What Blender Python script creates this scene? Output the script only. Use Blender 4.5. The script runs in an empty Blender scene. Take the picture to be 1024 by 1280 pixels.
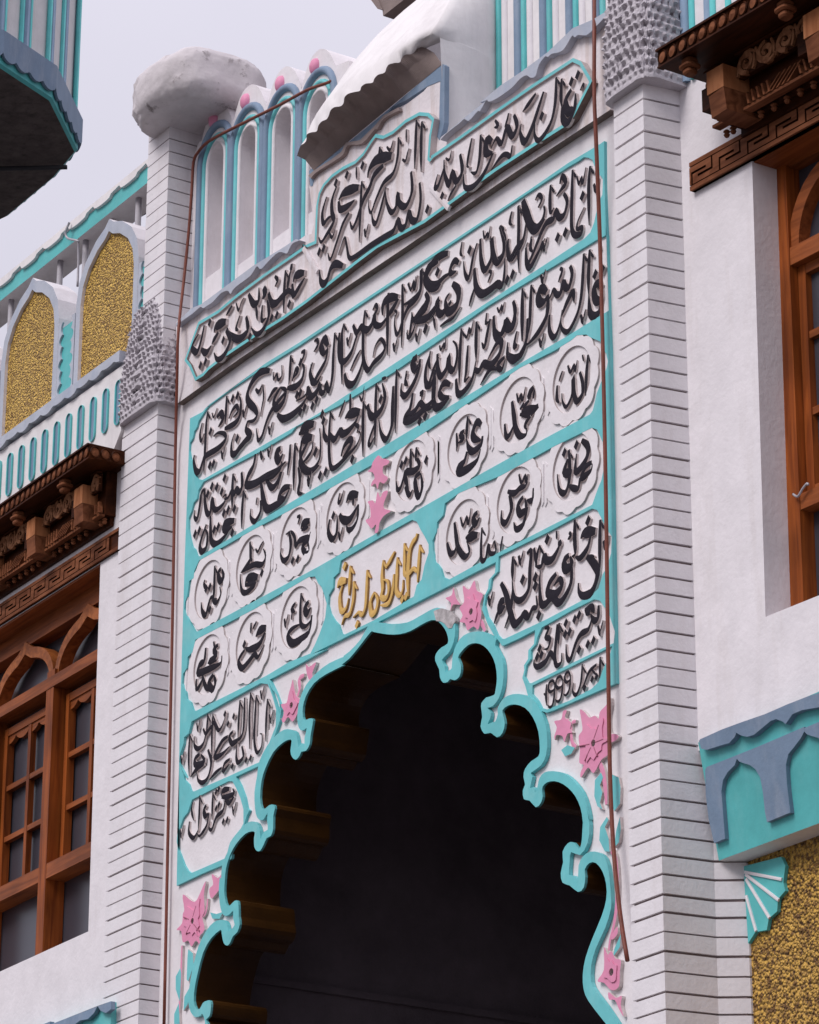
import bpy, bmesh, math, random
import numpy as np
from mathutils import Vector, noise
from mathutils.geometry import tessellate_polygon
random.seed(7)
sc = bpy.context.scene
col = sc.collection
# ------------------------------------------------------------------ camera
FPX = 4282.0
_h = np.array([-2912.0, 1667.0, FPX]); _v = np.array([33.0, -10940.0, FPX])
AX = -_h/np.linalg.norm(_h); AZ = _v/np.linalg.norm(_v); AZ -= AX*(AX@AZ); AZ /= np.linalg.norm(AZ)
AY = np.cross(AZ, AX)
MW = np.array([AX, AY, AZ])                      # camera axes -> world
CAM = np.array([14.2815, -8.9498, 1.6])
cd = bpy.data.cameras.new("camera"); cam = bpy.data.objects.new("camera", cd); col.objects.link(cam)
cd.sensor_fit = 'VERTICAL'; cd.sensor_height = 24.0; cd.lens = FPX/1280*24.0
cd.clip_start = 0.1; cd.clip_end = 3000
R = MW @ np.diag([1, -1, -1])
from mathutils import Matrix
m4 = Matrix([list(R[i])+[CAM[i]] for i in range(3)]+[[0, 0, 0, 1]])
cam.matrix_world = m4
sc.camera = cam
# ------------------------------------------------------------------ world + sun
SUN_EL, SUN_AZ = math.radians(46), math.radians(8)      # azimuth measured from -Y towards -X (front left of the facade)
sdir = Vector((math.sin(SUN_AZ)*math.cos(SUN_EL), -math.cos(SUN_AZ)*math.cos(SUN_EL), math.sin(SUN_EL)))
w = bpy.data.worlds.new("World"); sc.world = w; w.use_nodes = True
nt = w.node_tree; nt.nodes.clear()
def N(nt, t, **k):
    n = nt.nodes.new(t)
    for a, b in k.items(): setattr(n, a, b)
    return n
out = N(nt, 'ShaderNodeOutputWorld'); bg = N(nt, 'ShaderNodeBackground'); sky = N(nt, 'ShaderNodeTexSky')
sky.sky_type = 'NISHITA'; sky.sun_disc = False; sky.sun_elevation = SUN_EL
sky.sun_rotation = math.atan2(sdir.x, sdir.y)
tc = N(nt, 'ShaderNodeTexCoord'); sx = N(nt, 'ShaderNodeSeparateXYZ'); nt.links.new(tc.outputs['Generated'], sx.inputs[0])
mr = N(nt, 'ShaderNodeMapRange'); mr.inputs['From Min'].default_value = -0.05; mr.inputs['From Max'].default_value = 1.0
mr.inputs['To Min'].default_value = 4.0; mr.inputs['To Max'].default_value = 11.5
nt.links.new(sx.outputs['Z'], mr.inputs['Value'])
nz = N(nt, 'ShaderNodeTexNoise'); nz.inputs['Scale'].default_value = 2.2; nz.inputs['Detail'].default_value = 5
nt.links.new(tc.outputs['Generated'], nz.inputs['Vector'])
mn = N(nt, 'ShaderNodeMapRange'); mn.inputs['To Min'].default_value = 0.80; mn.inputs['To Max'].default_value = 1.18
nt.links.new(nz.outputs['Fac'], mn.inputs['Value'])
mm = N(nt, 'ShaderNodeMath', operation='MULTIPLY'); nt.links.new(mr.outputs[0], mm.inputs[0]); nt.links.new(mn.outputs[0], mm.inputs[1])
cc = N(nt, 'ShaderNodeVectorMath', operation='SCALE'); cc.inputs[0].default_value = (0.965, 0.93, 1.06)
nt.links.new(mm.outputs[0], cc.inputs['Scale'])
mx = N(nt, 'ShaderNodeMix', data_type='RGBA'); mx.inputs['Factor'].default_value = 0.9
nt.links.new(sky.outputs[0], mx.inputs['A']); nt.links.new(cc.outputs[0], mx.inputs['B'])
nt.links.new(mx.outputs['Result'], bg.inputs['Color']); bg.inputs['Strength'].default_value = 0.095
nt.links.new(bg.outputs[0], out.inputs[0])
ld = bpy.data.lights.new("sun", 'SUN'); ld.energy = 1.75; ld.angle = math.radians(26); ld.color = (1.0, 0.95, 0.93)
lo = bpy.data.objects.new("sun", ld); col.objects.link(lo); lo.location = (0, -10, 30)
lo.rotation_euler = (-sdir).to_track_quat('-Z', 'Y').to_euler()
sc.view_settings.view_transform = 'Standard'; sc.view_settings.look = 'None'; sc.view_settings.gamma = 1; sc.view_settings.exposure = 0.17
# ------------------------------------------------------------------ materials
MATS = {}
def mat(name, c, rough=0.75, var=0.08, scale=6.0, bump=0.15, bscale=60.0, spec=0.3, dirt=None, dirt_amt=0.0, dirt_scale=(3, 3, 0.5), metal=0.0, dmin=0.5, dmax=0.75):
    m = bpy.data.materials.new(name); m.use_nodes = True; t = m.node_tree; L = t.links.new
    b = t.nodes['Principled BSDF']; b.inputs['Roughness'].default_value = rough; b.inputs['Specular IOR Level'].default_value = spec
    b.inputs['Metallic'].default_value = metal
    tc = N(t, 'ShaderNodeTexCoord'); src = tc.outputs['Object']
    n1 = N(t, 'ShaderNodeTexNoise'); n1.inputs['Scale'].default_value = scale; n1.inputs['Detail'].default_value = 6; n1.inputs['Roughness'].default_value = 0.65
    L(src, n1.inputs['Vector'])
    r = N(t, 'ShaderNodeMapRange'); r.inputs['From Min'].default_value = 0.3; r.inputs['From Max'].default_value = 0.7
    r.inputs['To Min'].default_value = 1-var; r.inputs['To Max'].default_value = 1+var*0.6; L(n1.outputs['Fac'], r.inputs['Value'])
    s = N(t, 'ShaderNodeVectorMath', operation='SCALE'); s.inputs[0].default_value = c; L(r.outputs[0], s.inputs['Scale'])
    last = s.outputs[0]
    if dirt:
        mp = N(t, 'ShaderNodeMapping'); mp.inputs['Scale'].default_value = dirt_scale; L(src, mp.inputs['Vector'])
        n2 = N(t, 'ShaderNodeTexNoise'); n2.inputs['Scale'].default_value = 1.0; n2.inputs['Detail'].default_value = 8; n2.inputs['Roughness'].default_value = 0.7
        L(mp.outputs[0], n2.inputs['Vector'])
        r2 = N(t, 'ShaderNodeMapRange'); r2.inputs['From Min'].default_value = dmin; r2.inputs['From Max'].default_value = dmax
        r2.inputs['To Max'].default_value = dirt_amt; L(n2.outputs['Fac'], r2.inputs['Value'])
        mxx = N(t, 'ShaderNodeMix', data_type='RGBA'); L(r2.outputs[0], mxx.inputs['Factor']); L(last, mxx.inputs['A']); mxx.inputs['B'].default_value = (*dirt, 1)
        last = mxx.outputs['Result']
    L(last, b.inputs['Base Color'])
    if bump:
        n3 = N(t, 'ShaderNodeTexNoise'); n3.inputs['Scale'].default_value = bscale; n3.inputs['Detail'].default_value = 5
        L(src, n3.inputs['Vector'])
        bp = N(t, 'ShaderNodeBump'); bp.inputs['Strength'].default_value = bump; bp.inputs['Distance'].default_value = 0.01
        L(n3.outputs['Fac'], bp.inputs['Height']); L(bp.outputs[0], b.inputs['Normal'])
    MATS[name] = m; return m
WHITE = mat('white_plaster', (.79, .752, .775), dirt=(.58, .52, .50), dirt_amt=.5, dirt_scale=(6, 6, .8), bump=.25, bscale=35, dmin=.55, dmax=.8)
PANEL = mat('white_relief_plaster', (.80, .762, .78), dirt=(.60, .53, .50), dirt_amt=.30, dirt_scale=(9, 9, 3), bump=.2, bscale=45, dmin=.55, dmax=.8)
DRIP_SHADE = mat('stained_shaded_underside', (.19, .14, .125), var=.35, scale=14, bump=.3)  # drip stain plus underside shadow, both painted into the downward faces
STAIN_SHADE = mat('stained_shaded_plaster_edge', (.52, .46, .45), var=.2, scale=10)  # stain tone on plate sides; on medallions it paints in edge shadow
FRIEZE = mat('stained_white_plaster', (.77, .72, .74), dirt=(.48, .37, .31), dirt_amt=.75, dirt_scale=(11, 11, 1.0), bump=.35, bscale=40, dmin=.48, dmax=.72)
BRICK = mat('white_painted_brick', (.785, .752, .775), var=.07, bump=.2, bscale=50, dirt=(.58, .52, .51), dirt_amt=.5, dirt_scale=(5, 5, 1))
GROOVE = mat('brick_joint', (.22, .17, .17), bump=0)
TEAL = mat('turquoise_paint', (.155, .56, .585), rough=.5, var=.14, scale=4, bump=.12, bscale=30, dirt=(.36, .66, .66), dirt_amt=.45, dirt_scale=(6, 6, 3))
TEALD = mat('weathered_turquoise_paint', (.11, .50, .50), rough=.5, var=.18, scale=3, bump=.12, bscale=30, dirt=(.22, .56, .56), dirt_amt=.5, dirt_scale=(5, 5, 2))
BLUE = mat('blue_grey_paint', (.20, .28, .39), rough=.6, var=.12, scale=5, bump=.15, dirt=(.42, .45, .52), dirt_amt=.4, dirt_scale=(8, 8, 2))
GREYB = mat('pale_blue_grey_paint', (.47, .50, .57), rough=.65, var=.12, scale=5, bump=.2, dirt=(.25, .33, .48), dirt_amt=.5, dirt_scale=(8, 8, 2))
PINK = mat('pink_paint', (.76, .29, .45), rough=.55, var=.10, scale=8, bump=.12, bscale=40, dirt=(.76, .40, .50), dirt_amt=.3)
INK = mat('charcoal_paint', (.026, .023, .031), rough=.8, var=.25, scale=20, bump=.08, spec=.08)
SIDE = mat('letter_edge_plaster', (.66, .585, .57), var=.2, scale=30, bump=.3)
GOLDP = mat('gold_paint', (.66, .41, .11), rough=.45, var=.15, scale=15, bump=.1)
GOLDS = mat('gold_edge_paint', (.36, .20, .07), rough=.6, var=.15, scale=15)
RUST = mat('red_brown_cable', (.20, .055, .035), rough=.5, var=.25, scale=12)
DARKC = mat('black_cable', (.03, .03, .035), rough=.5)
STEEL = mat('grey_steel', (.42, .40, .43), rough=.45, metal=.2)
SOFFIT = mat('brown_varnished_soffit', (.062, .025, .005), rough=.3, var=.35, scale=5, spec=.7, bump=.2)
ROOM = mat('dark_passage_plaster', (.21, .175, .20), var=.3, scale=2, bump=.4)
STONE = mat('rough_grey_plaster', (.64, .595, .61), var=.2, scale=4, bump=.7, bscale=14, dirt=(.16, .13, .13), dirt_amt=.8, dirt_scale=(7, 7, 7), dmin=.58, dmax=.68)
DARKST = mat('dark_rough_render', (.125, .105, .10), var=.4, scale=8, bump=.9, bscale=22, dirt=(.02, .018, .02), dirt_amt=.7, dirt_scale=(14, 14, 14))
SCALE_ = mat('scaly_grey_stucco', (.52, .485, .52), var=.12, scale=12, bump=.4, bscale=50)
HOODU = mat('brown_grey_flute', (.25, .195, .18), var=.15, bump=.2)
WHITE2 = mat('streaked_white_plaster', (.80, .77, .77), dirt=(.50, .46, .47), dirt_amt=.55, dirt_scale=(4, 4, .6), bump=.2, bscale=25, dmin=.5, dmax=.8)
GLASS = mat('dark_window_glass', (.045, .046, .060), rough=.28, var=0, bump=0, spec=1.0)
GROUND = mat('grey_paving', (.085, .078, .075), scale=2)
def wood(name, c1, c2, sc_=(1, 1, 1), rough=.45):
    m = bpy.data.materials.new(name); m.use_nodes = True; t = m.node_tree; L = t.links.new; b = t.nodes['Principled BSDF']
    b.inputs['Roughness'].default_value = rough; b.inputs['Specular IOR Level'].default_value = .16 if 'pine' in name else .08
    tc = N(t, 'ShaderNodeTexCoord'); mp = N(t, 'ShaderNodeMapping'); mp.inputs['Scale'].default_value = sc_; L(tc.outputs['Object'], mp.inputs['Vector'])
    n = N(t, 'ShaderNodeTexNoise'); n.inputs['Scale'].default_value = 1; n.inputs['Detail'].default_value = 7; n.inputs['Distortion'].default_value = .8; L(mp.outputs[0], n.inputs['Vector'])
    cr = N(t, 'ShaderNodeValToRGB'); L(n.outputs['Fac'], cr.inputs[0]); e = cr.color_ramp.elements
    e[0].position = .33; e[0].color = (*c2, 1); e[1].position = .62; e[1].color = (*c1, 1)
    n2 = N(t, 'ShaderNodeTexNoise'); n2.inputs['Scale'].default_value = 2.2; n2.inputs['Detail'].default_value = 3; L(tc.outputs['Object'], n2.inputs['Vector'])
    mr = N(t, 'ShaderNodeMapRange'); mr.inputs['From Min'].default_value = .35; mr.inputs['From Max'].default_value = .65; mr.inputs['To Min'].default_value = .75; mr.inputs['To Max'].default_value = 1.2; L(n2.outputs['Fac'], mr.inputs[0])
    s = N(t, 'ShaderNodeVectorMath', operation='SCALE'); L(cr.outputs[0], s.inputs[0]); L(mr.outputs[0], s.inputs['Scale'])
    L(s.outputs[0], b.inputs['Base Color'])
    bp = N(t, 'ShaderNodeBump'); bp.inputs['Strength'].default_value = .2; bp.inputs['Distance'].default_value = .004; L(n.outputs['Fac'], bp.inputs['Height']); L(bp.outputs[0], b.inputs['Normal'])
    MATS[name] = m; return m
WOOD_V = wood('orange_pine_upright', (.31, .080, .016), (.15, .034, .008), (28, 28, 1.6))
WOOD_H = wood('orange_pine_rail', (.30, .085, .024), (.165, .043, .012), (1.6, 28, 28))
WOOD_C = wood('carved_dark_wood', (.060, .016, .005), (.026, .007, .0025), (3, 22, 22), .55)
WOOD_F = wood('faded_carved_wood', (.23, .085, .040), (.11, .036, .016), (5, 20, 20), .65)
WOOD_L = wood('pale_beam_end', (.46, .19, .085), (.28, .10, .04), (20, 20, 4), .6)
WOOD_A = wood('orange_pine_arch', (.37, .115, .032), (.20, .055, .014), (20, 20, 20))
WOOD_S = wood('lit_scroll_wood', (.36, .165, .085), (.17, .065, .03), (20, 20, 20), .6)  # paler colour paints light onto the scrollwork
def pebble(name, c1, c2, sc_=70):
    m = bpy.data.materials.new(name); m.use_nodes = True; t = m.node_tree; L = t.links.new; b = t.nodes['Principled BSDF']
    b.inputs['Roughness'].default_value = .55
    tc = N(t, 'ShaderNodeTexCoord'); v = N(t, 'ShaderNodeTexVoronoi'); v.inputs['Scale'].default_value = sc_; L(tc.outputs['Object'], v.inputs['Vector'])
    n = N(t, 'ShaderNodeTexNoise'); n.inputs['Scale'].default_value = sc_*.9; n.inputs['Detail'].default_value = 4; L(tc.outputs['Object'], n.inputs['Vector'])
    cr = N(t, 'ShaderNodeValToRGB'); L(n.outputs['Fac'], cr.inputs[0]); e = cr.color_ramp.elements
    e[0].position = .38; e[0].color = (*c2, 1); e[1].position = .6; e[1].color = (*c1, 1)
    L(cr.outputs[0], b.inputs['Base Color'])
    bp = N(t, 'ShaderNodeBump'); bp.inputs['Strength'].default_value = .9; bp.inputs['Distance'].default_value = .03; bp.invert = True
    L(v.outputs['Distance'], bp.inputs['Height']); L(bp.outputs[0], b.inputs['Normal'])
    MATS[name] = m; return m
PEBBLE = pebble('gold_pebble_dash', (.88, .56, .11), (.27, .135, .02), 74)
PEBBLE2 = pebble('brown_gold_pebble_dash', (.70, .41, .075), (.15, .065, .01), 62)
# ------------------------------------------------------------------ geometry helpers
def ray(px, py): return MW @ np.array([(px-512)/FPX, (py-640)/FPX, 1.0])
def onp(px, py, n, p0):
    d = ray(px, py); n = np.array(n, float); t = (n @ (np.array(p0, float)-CAM))/(n @ d); return CAM+d*t
def at(px, py, y=0.0):
    """point of the vertical plane at depth y that the photograph shows at this pixel; y may be (y0, slope, x0)"""
    if isinstance(y, tuple): return onp(px, py, (-y[1], 1, 0), (y[2], y[0], 0))
    return onp(px, py, (0, 1, 0), (0, y, 0))
def atz(px, py, z): return onp(px, py, (0, 0, 1), (0, 0, z))
def P(s): return [tuple(float(v) for v in q.split(',')) for q in s.split()]
class K:                      # a measured rectangle of the photograph: origin and scale
    def __init__(s, x, y, k): s.x, s.y, s.k = x, y, k
    def __call__(s, pts):
        if isinstance(pts, str): pts = P(pts)
        return [(s.x+a/s.k, s.y+b/s.k) for a, b in pts]
FULL = K(0, 0, 1)
def pl(px, y=0.0): return [tuple(at(a, b, y)) for a, b in px]
def spline(pts, n=4, closed=False):
    p = [np.array(q, float) for q in pts]; m = len(p); o = []
    rng = range(m) if closed else range(m-1)
    for i in rng:
        if closed: a, b, c, d = p[i-1], p[i], p[(i+1) % m], p[(i+2) % m]
        else: a, b, c, d = p[max(i-1, 0)], p[i], p[i+1], p[min(i+2, m-1)]
        for j in range(n):
            t = j/n; o.append(.5*((2*b)+(c-a)*t+(2*a-5*b+4*c-d)*t*t+(3*b-a-3*c+d)*t**3))
    if not closed: o.append(p[-1])
    return [tuple(q) for q in o]
class MB:
    def __init__(s): s.v = []; s.f = []; s.m = []
    def add(s, vs, fs, mi=0):
        o = len(s.v); s.v += [tuple(map(float, q)) for q in vs]; s.f += [tuple(i+o for i in f) for f in fs]; s.m += [mi]*len(fs)
    def prism(s, pts, off, mi=0, ms=None, holes=(), back=False, down=None):
        """outline in 3D (front face), extruded by the vector off"""
        ms = mi if ms is None else ms; off = np.array(off, float)
        loops = [[Vector(q) for q in pts]]+[[Vector(q) for q in h] for h in holes]
        tri = tessellate_polygon(loops); allv = [q for l in loops for q in l]
        s.add(allv, tri, mi)
        if back: s.add([np.array(q)+off for q in allv], tri, ms)
        for l in loops:
            n = len(l); vs = [tuple(q) for q in l]+[tuple(np.array(q)+off) for q in l]
            sg = sum(l[i].x*l[(i+1) % n].z-l[(i+1) % n].x*l[i].z for i in range(n)); sg = 1 if sg > 0 else -1
            for i in range(n):
                e = l[(i+1) % n]-l[i]; dn = -e.x*sg/(math.hypot(e.x, e.z) or 1)
                s.add([vs[i], vs[(i+1) % n], vs[n+(i+1) % n], vs[n+i]], [(0, 1, 2, 3)], down if (down is not None and dn < -.5) else ms)
    def box(s, x0, x1, y0, y1, z0, z1, mi=0):
        vs = [(x, y, z) for x in (x0, x1) for y in (y0, y1) for z in (z0, z1)]
        s.add(vs, [(0, 1, 3, 2), (4, 6, 7, 5), (0, 4, 5, 1), (2, 3, 7, 6), (0, 2, 6, 4), (1, 5, 7, 3)], mi)
    def hexa(s, b, t, mi=0):      # two quads joined
        s.add(list(b)+list(t), [(0, 1, 2, 3), (4, 5, 6, 7)]+[(i, (i+1) % 4, 4+(i+1) % 4, 4+i) for i in range(4)], mi)
    def loft(s, rows, mi=0, closed=True, caps=False):
        n = len(rows[0])
        vs = [q for r in rows for q in r]; fs = []
        for i in range(len(rows)-1):
            for j in range(n if closed else n-1):
                k = (j+1) % n; fs.append((i*n+j, i*n+k, (i+1)*n+k, (i+1)*n+j))
        if caps: fs += [tuple(range(n)), tuple(range((len(rows)-1)*n, len(rows)*n))]
        s.add(vs, fs, mi)
    def tube(s, pts, r, mi=0, seg=8):
        p = [Vector(q) for q in pts]; rows = []; up = Vector((0.3, 0.2, 0.93)).normalized()
        for i, q in enumerate(p):
            t = (p[min(i+1, len(p)-1)]-p[max(i-1, 0)]).normalized()
            a = t.cross(up)
            if a.length < 1e-3: a = t.cross(Vector((1, 0, 0)))
            a.normalize(); b = a.cross(t); rr = r[i] if isinstance(r, list) else r
            rows.append([tuple(q+a*rr*math.cos(2*math.pi*k/seg)+b*rr*math.sin(2*math.pi*k/seg)) for k in range(seg)])
        s.loft(rows, mi, True, True)
    def build(s, name, mats, parent=None, smooth=False):
        me = bpy.data.meshes.new(name); base = np.zeros(3)
        q = parent
        while q is not None: base = base+np.array(q.location); q = q.parent
        me.from_pydata([tuple(np.array(v)-base) for v in s.v], [], s.f)
        for m in (mats if isinstance(mats, (list, tuple)) else [mats]): me.materials.append(m)
        me.polygons.foreach_set('material_index', s.m)
        if smooth: me.polygons.foreach_set('use_smooth', [True]*len(s.f))
        me.update()
        o = bpy.data.objects.new(name, me); col.objects.link(o)
        if parent: o.parent = parent
        return o
def tag(o, label=None, cat=None, group=None, kind=None):
    for k, v in (('label', label), ('category', cat), ('group', group), ('kind', kind)):
        if v: o[k] = v
    return o
def thing(name, loc, label, cat, group=None):
    o = bpy.data.objects.new(name, None); o.empty_display_size = .3; col.objects.link(o); o.location = loc
    return tag(o, label, cat, group)
def ribbon(mb, pts, W, yf, yb, mi=0, ms=1, taper=True, n=4, t0=.55, t1=.22):
    """a brush stroke in relief: pts are (X, Z) on the wall plane, W its full width in metres"""
    q = [np.array(a) for a in spline(pts, n)] if len(pts) > 2 else [np.array(pts[0])*(1-t)+np.array(pts[1])*t for t in (0, .2, .5, .8, 1)]
    L = [0.0]
    for a, b in zip(q, q[1:]): L.append(L[-1]+float(np.linalg.norm(b-a)))
    T = L[-1] or 1.0; A, B, C = [], [], []
    for i, a in enumerate(q):
        d = q[min(i+1, len(q)-1)]-q[max(i-1, 0)]; d = d/(np.linalg.norm(d) or 1); nn = np.array([-d[1], d[0]])
        t = L[i]/T; h = W/2
        if taper: h *= .66+.50*abs(math.sin(math.atan2(d[1], d[0])-math.radians(58)))
        if taper:
            e0 = min(1, .12+.04/T) ; h *= min(1, t0+(1-t0)*t/e0)
            if t > .62: h *= 1-(1-t1)*((t-.62)/.38)**1.3
        A.append(a+nn*h); B.append(a-nn*h); C.append(a)
    rows = [[(*[A[i][0], yb], A[i][1]), (A[i][0], yf+.001, A[i][1]), (C[i][0], yf-.0005, C[i][1]), (B[i][0], yf+.001, B[i][1]), (B[i][0], yb, B[i][1])] for i in range(len(q))]
    vs = [p for r in rows for p in r]
    for i in range(len(rows)-1):
        o = i*5
        mb.add([vs[o+k] for k in range(10)], [(1, 2, 7, 6), (2, 3, 8, 7)], mi)
        mb.add([vs[o+k] for k in range(10)], [(0, 1, 6, 5), (3, 4, 9, 8)], ms)
    for r in (rows[0], rows[-1]):
        mb.add(r, [(0, 1, 2, 3, 4)], ms)
def diamond(mb, c, s, yf, yb, mi=0, ms=1):
    p = [(c[0]-s*.85, c[1]-s*.12), (c[0]-s*.1, c[1]-s*1.05), (c[0]+s*.85, c[1]+s*.12), (c[0]+s*.1, c[1]+s*1.05)]
    mb.prism([(a, yf, b) for a, b in p], (0, yb-yf, 0), mi, ms)
def letters(mb, crop, text, W=.036, y0=0.0, proud=.012, mi=0, ms=1):
    """lines: strokes 'x,y x,y ...'; prefix 'k:' scales the width, 'a:' an upright with a flag, 'd:' a list of dots, 'v:' small tick marks"""
    W *= .94
    for ln in text.strip().split('\n'):
        for st in ln.split(';'):
            st = st.strip()
            if not st: continue
            k = 1.0; mode = ''
            if ':' in st:
                h, st = st.split(':', 1)
                if h in 'adv': mode = h
                else: k = float(h)
            yf = y0-proud-random.random()*.003
            px = crop(st); xz = [(q[0], q[2]) for q in (at(a, b, yf) for a, b in px)]
            if mode == 'd':
                for c in xz: diamond(mb, c, W*.86, yf, y0)
            elif mode == 'v':
                for c in xz:
                    ribbon(mb, [(c[0]-.018, c[1]+.022), (c[0]-.01, c[1]), (c[0], c[1]-.036)], W*.85, yf, y0, mi, ms)
                    ribbon(mb, [(c[0]-.002, c[1]-.022), (c[0]+.014, c[1]+.005), (c[0]+.026, c[1]+.036)], W*.55, yf-.002, y0, mi, ms)
            else:
                ribbon(mb, xz, W*k*random.uniform(.94, 1.06), yf, y0, mi, ms)
                if mode == 'a':
                    t = xz[0]; ribbon(mb, [(t[0]-.004, t[1]), (t[0]+.012, t[1]-.03), (t[0]+.034, t[1]-.055)], W*.55, yf+.002, y0, mi, ms, n=2)
# crops of the photograph the measurements were taken from
K4 = K(220, 430, 5.689); K5 = K(370, 320, 5.689); K6 = K(500, 200, 5.689); K7 = K(610, 170, 6.4)
K8 = K(220, 560, 5.689); L1 = K(370, 440, 5.689); L2 = K(500, 340, 5.689); L3 = K(610, 290, 6.4)
T1 = K(220, 300, 6.4); T2 = K(370, 140, 5.12); T3 = K(530, 60, 4.452); T4 = K(600, 0, 5.689)
M7 = K(600, 420, 6.0235); MP = K(450, 520, 5.689); MQ = K(340, 580, 6.4); MR = K(220, 640, 5.689); MS = K(540, 530, 4.6545)
MU = K(220, 700, 5.12); GD = K(390, 640, 5.689); V_ = K(590, 630, 5.689); W_ = K(630, 730, 6.4); X1 = K(210, 820, 6.4); X2 = K(210, 950, 7.314)
CA = K(210, 1080, 5.12); CB = K(280, 820, 5.12); CC = K(430, 740, 5.12); CD = K(560, 800, 5.12); CE = K(650, 850, 6.4); CF = K(680, 980, 4.2667)
HD = K(370, 0, 3.657); NB = K(230, 150, 5.12); PB = K(760, 1000, 3.879); FB = K(860, 860, 5.817); LB = K(0, 200, 4.452); LC = K(0, 400, 4.452)
MN = K(0, 0, 4.57); WL = K(0, 740, 5.333); WM = K(0, 960, 4.0); RW = K(840, 180, 4.266); RX = K(840, 480, 4.266); CP = K(160, 60, 3.938)
# ------------------------------------------------------------------ ground
g = MB(); g.add([(-900, -900, 0), (900, -900, 0), (900, 900, 0), (-900, 900, 0)], [(0, 1, 2, 3)])
tag(g.build('ground', GROUND), kind='structure')
# ================================================================== ENTRANCE PORTAL
portal = thing('entrance_portal', (-.2, 0, 0), 'white entrance portal with turquoise calligraphy panels and a scalloped dark archway', 'portal')
# arch outline (edge of the opening), then the outer edge of its turquoise band
open_px = (CA('280,1024 268,1000 290,978 298,940 300,900 292,876 270,880 248,893 228,930 205,930 190,880 195,800 215,700 250,570 300,480 360,425 368,445 372,470 382,510 402,526 421,510 440,467 468,440 484,390 478,340 477,290 472,242 450,240 420,270 401,265 390,230 385,180 388,110')
           + X2('556,1090 565,1000 600,880 660,770 740,682 800,658 829,668 822,720 825,800 850,838 880,833 910,780 938,720 975,700 996,640 998,520 1013,450 1000,414 960,420 922,452 892,443 877,350 890,200')
           + CB('290,720 340,620 400,560 440,540 458,548 450,610 460,650 485,668 510,640 520,617 550,610 573,570 578,520 592,440 594,407 570,405 545,415 530,395 530,330 550,260 600,180 680,120 790,65')
           + CC('10,470 60,430 130,345 195,262 215,261 300,276 380,275 450,255 520,215 585,185 630,195 670,240 690,290 690,335 650,360 615,400 610,445 635,500 640,550 660,585 690,580 706,562 735,570 765,545 775,500 770,460 756,425 775,390 820,345 870,332 920,350 965,400 995,470 1005,560 995,640 985,665 940,680')
           + CD('268,376 240,410 240,450 245,500 235,560 260,605 300,598 340,628 375,600 390,540 380,490 375,455 410,425 460,418 520,440 570,500 605,590 615,700 605,750 560,780 520,830 510,880 520,930')
           + CE('56,890 65,960 110,970 160,1024 200,990 215,940 211,900 215,860 250,825 310,815 380,840 450,900 500,980 530,1080 540,1200')
           + CF('230,200 225,300 215,345 205,345 180,315 150,320 122,365 125,420 112,480 122,530 160,545 205,580 235,555 243,500 240,460 265,425 300,425 335,470 355,540 355,620 330,710 280,830 245,930 230,1020 235,1100 260,1160 320,1240 352,1280'))
out_px = (CA('262,1024 258,995 245,962 235,972 200,984 170,950 155,890 160,800 185,660 220,530 270,430 320,375 360,362 390,366 405,395 413,436 432,420 451,392 441,350 442,302 420,325 390,336 368,310 355,250 350,170 356,90')
          + X2('521,1090 530,960 578,850 602,762 660,680 740,592 800,567 850,584 876,652 881,728 910,664 948,640 941,560 945,492 912,546 880,555 850,530 831,450 826,300 850,150')
          + CB('250,680 300,580 360,510 410,476 450,475 480,490 495,540 501,588 520,562 540,568 540,530 555,467 540,476 515,480 497,440 495,370 510,280 550,190 620,110 700,50 790,10')
          + CC('20,415 60,385 130,310 185,215 235,197 330,210 430,200 500,165 570,125 585,118 622,105 670,120 710,160 735,210 735,290 715,360 690,400 652,440 670,480 673,518 700,505 716,490 720,420 745,340 790,285 850,260 920,260 970,285 1000,310')
          + CD('328,40 370,120 382,200 375,300 350,380 310,430 278,440 300,470 295,510 280,544 310,530 328,528 345,480 345,440 380,380 440,352 510,355 570,385 610,440 650,540 662,640 655,740 620,810 556,856 568,880 552,952 575,945 588,975')
          + CE('143,880 160,903 175,850 190,790 230,745 300,735 390,755 460,810 530,900 570,1010 590,1120')
          + CF('245,110 265,220 255,320 215,383 167,367 160,420 156,488 180,492 203,513 207,440 230,390 270,365 315,370 350,400 370,480 380,600 380,670 350,770 300,880 275,970 275,1060 300,1110 360,1190 420,1280'))
op = [(q[0], q[2]) for q in pl(open_px)]; ot = [(q[0], q[2]) for q in pl(out_px)]
op = spline(op, 2); ot = spline(ot, 2)
xl, xr = op[0][0]-.02, op[-1][0]+.02
op = [(xl, 0.0), (xl, 5.2)]+op+[(xr+.06, 4.7), (xr+.06, 0.0)]
ot = [(xl-.06, 0.0), (xl-.06, 5.2)]+ot+[(xr+.14, 4.7), (xr+.14, 0.0)]
XL, XR, ZT = -2.56, 2.26, 9.98
wl = MB()
outer = [(XL, 0.0), (XL, ZT), (XR, ZT), (XR, 0.0)]+op[::-1]
wl.prism([(a, 0.0, b) for a, b in outer], (0, .30, 0), 0, 0, back=True)
wl.build('portal_wall', PANEL, portal)
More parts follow.
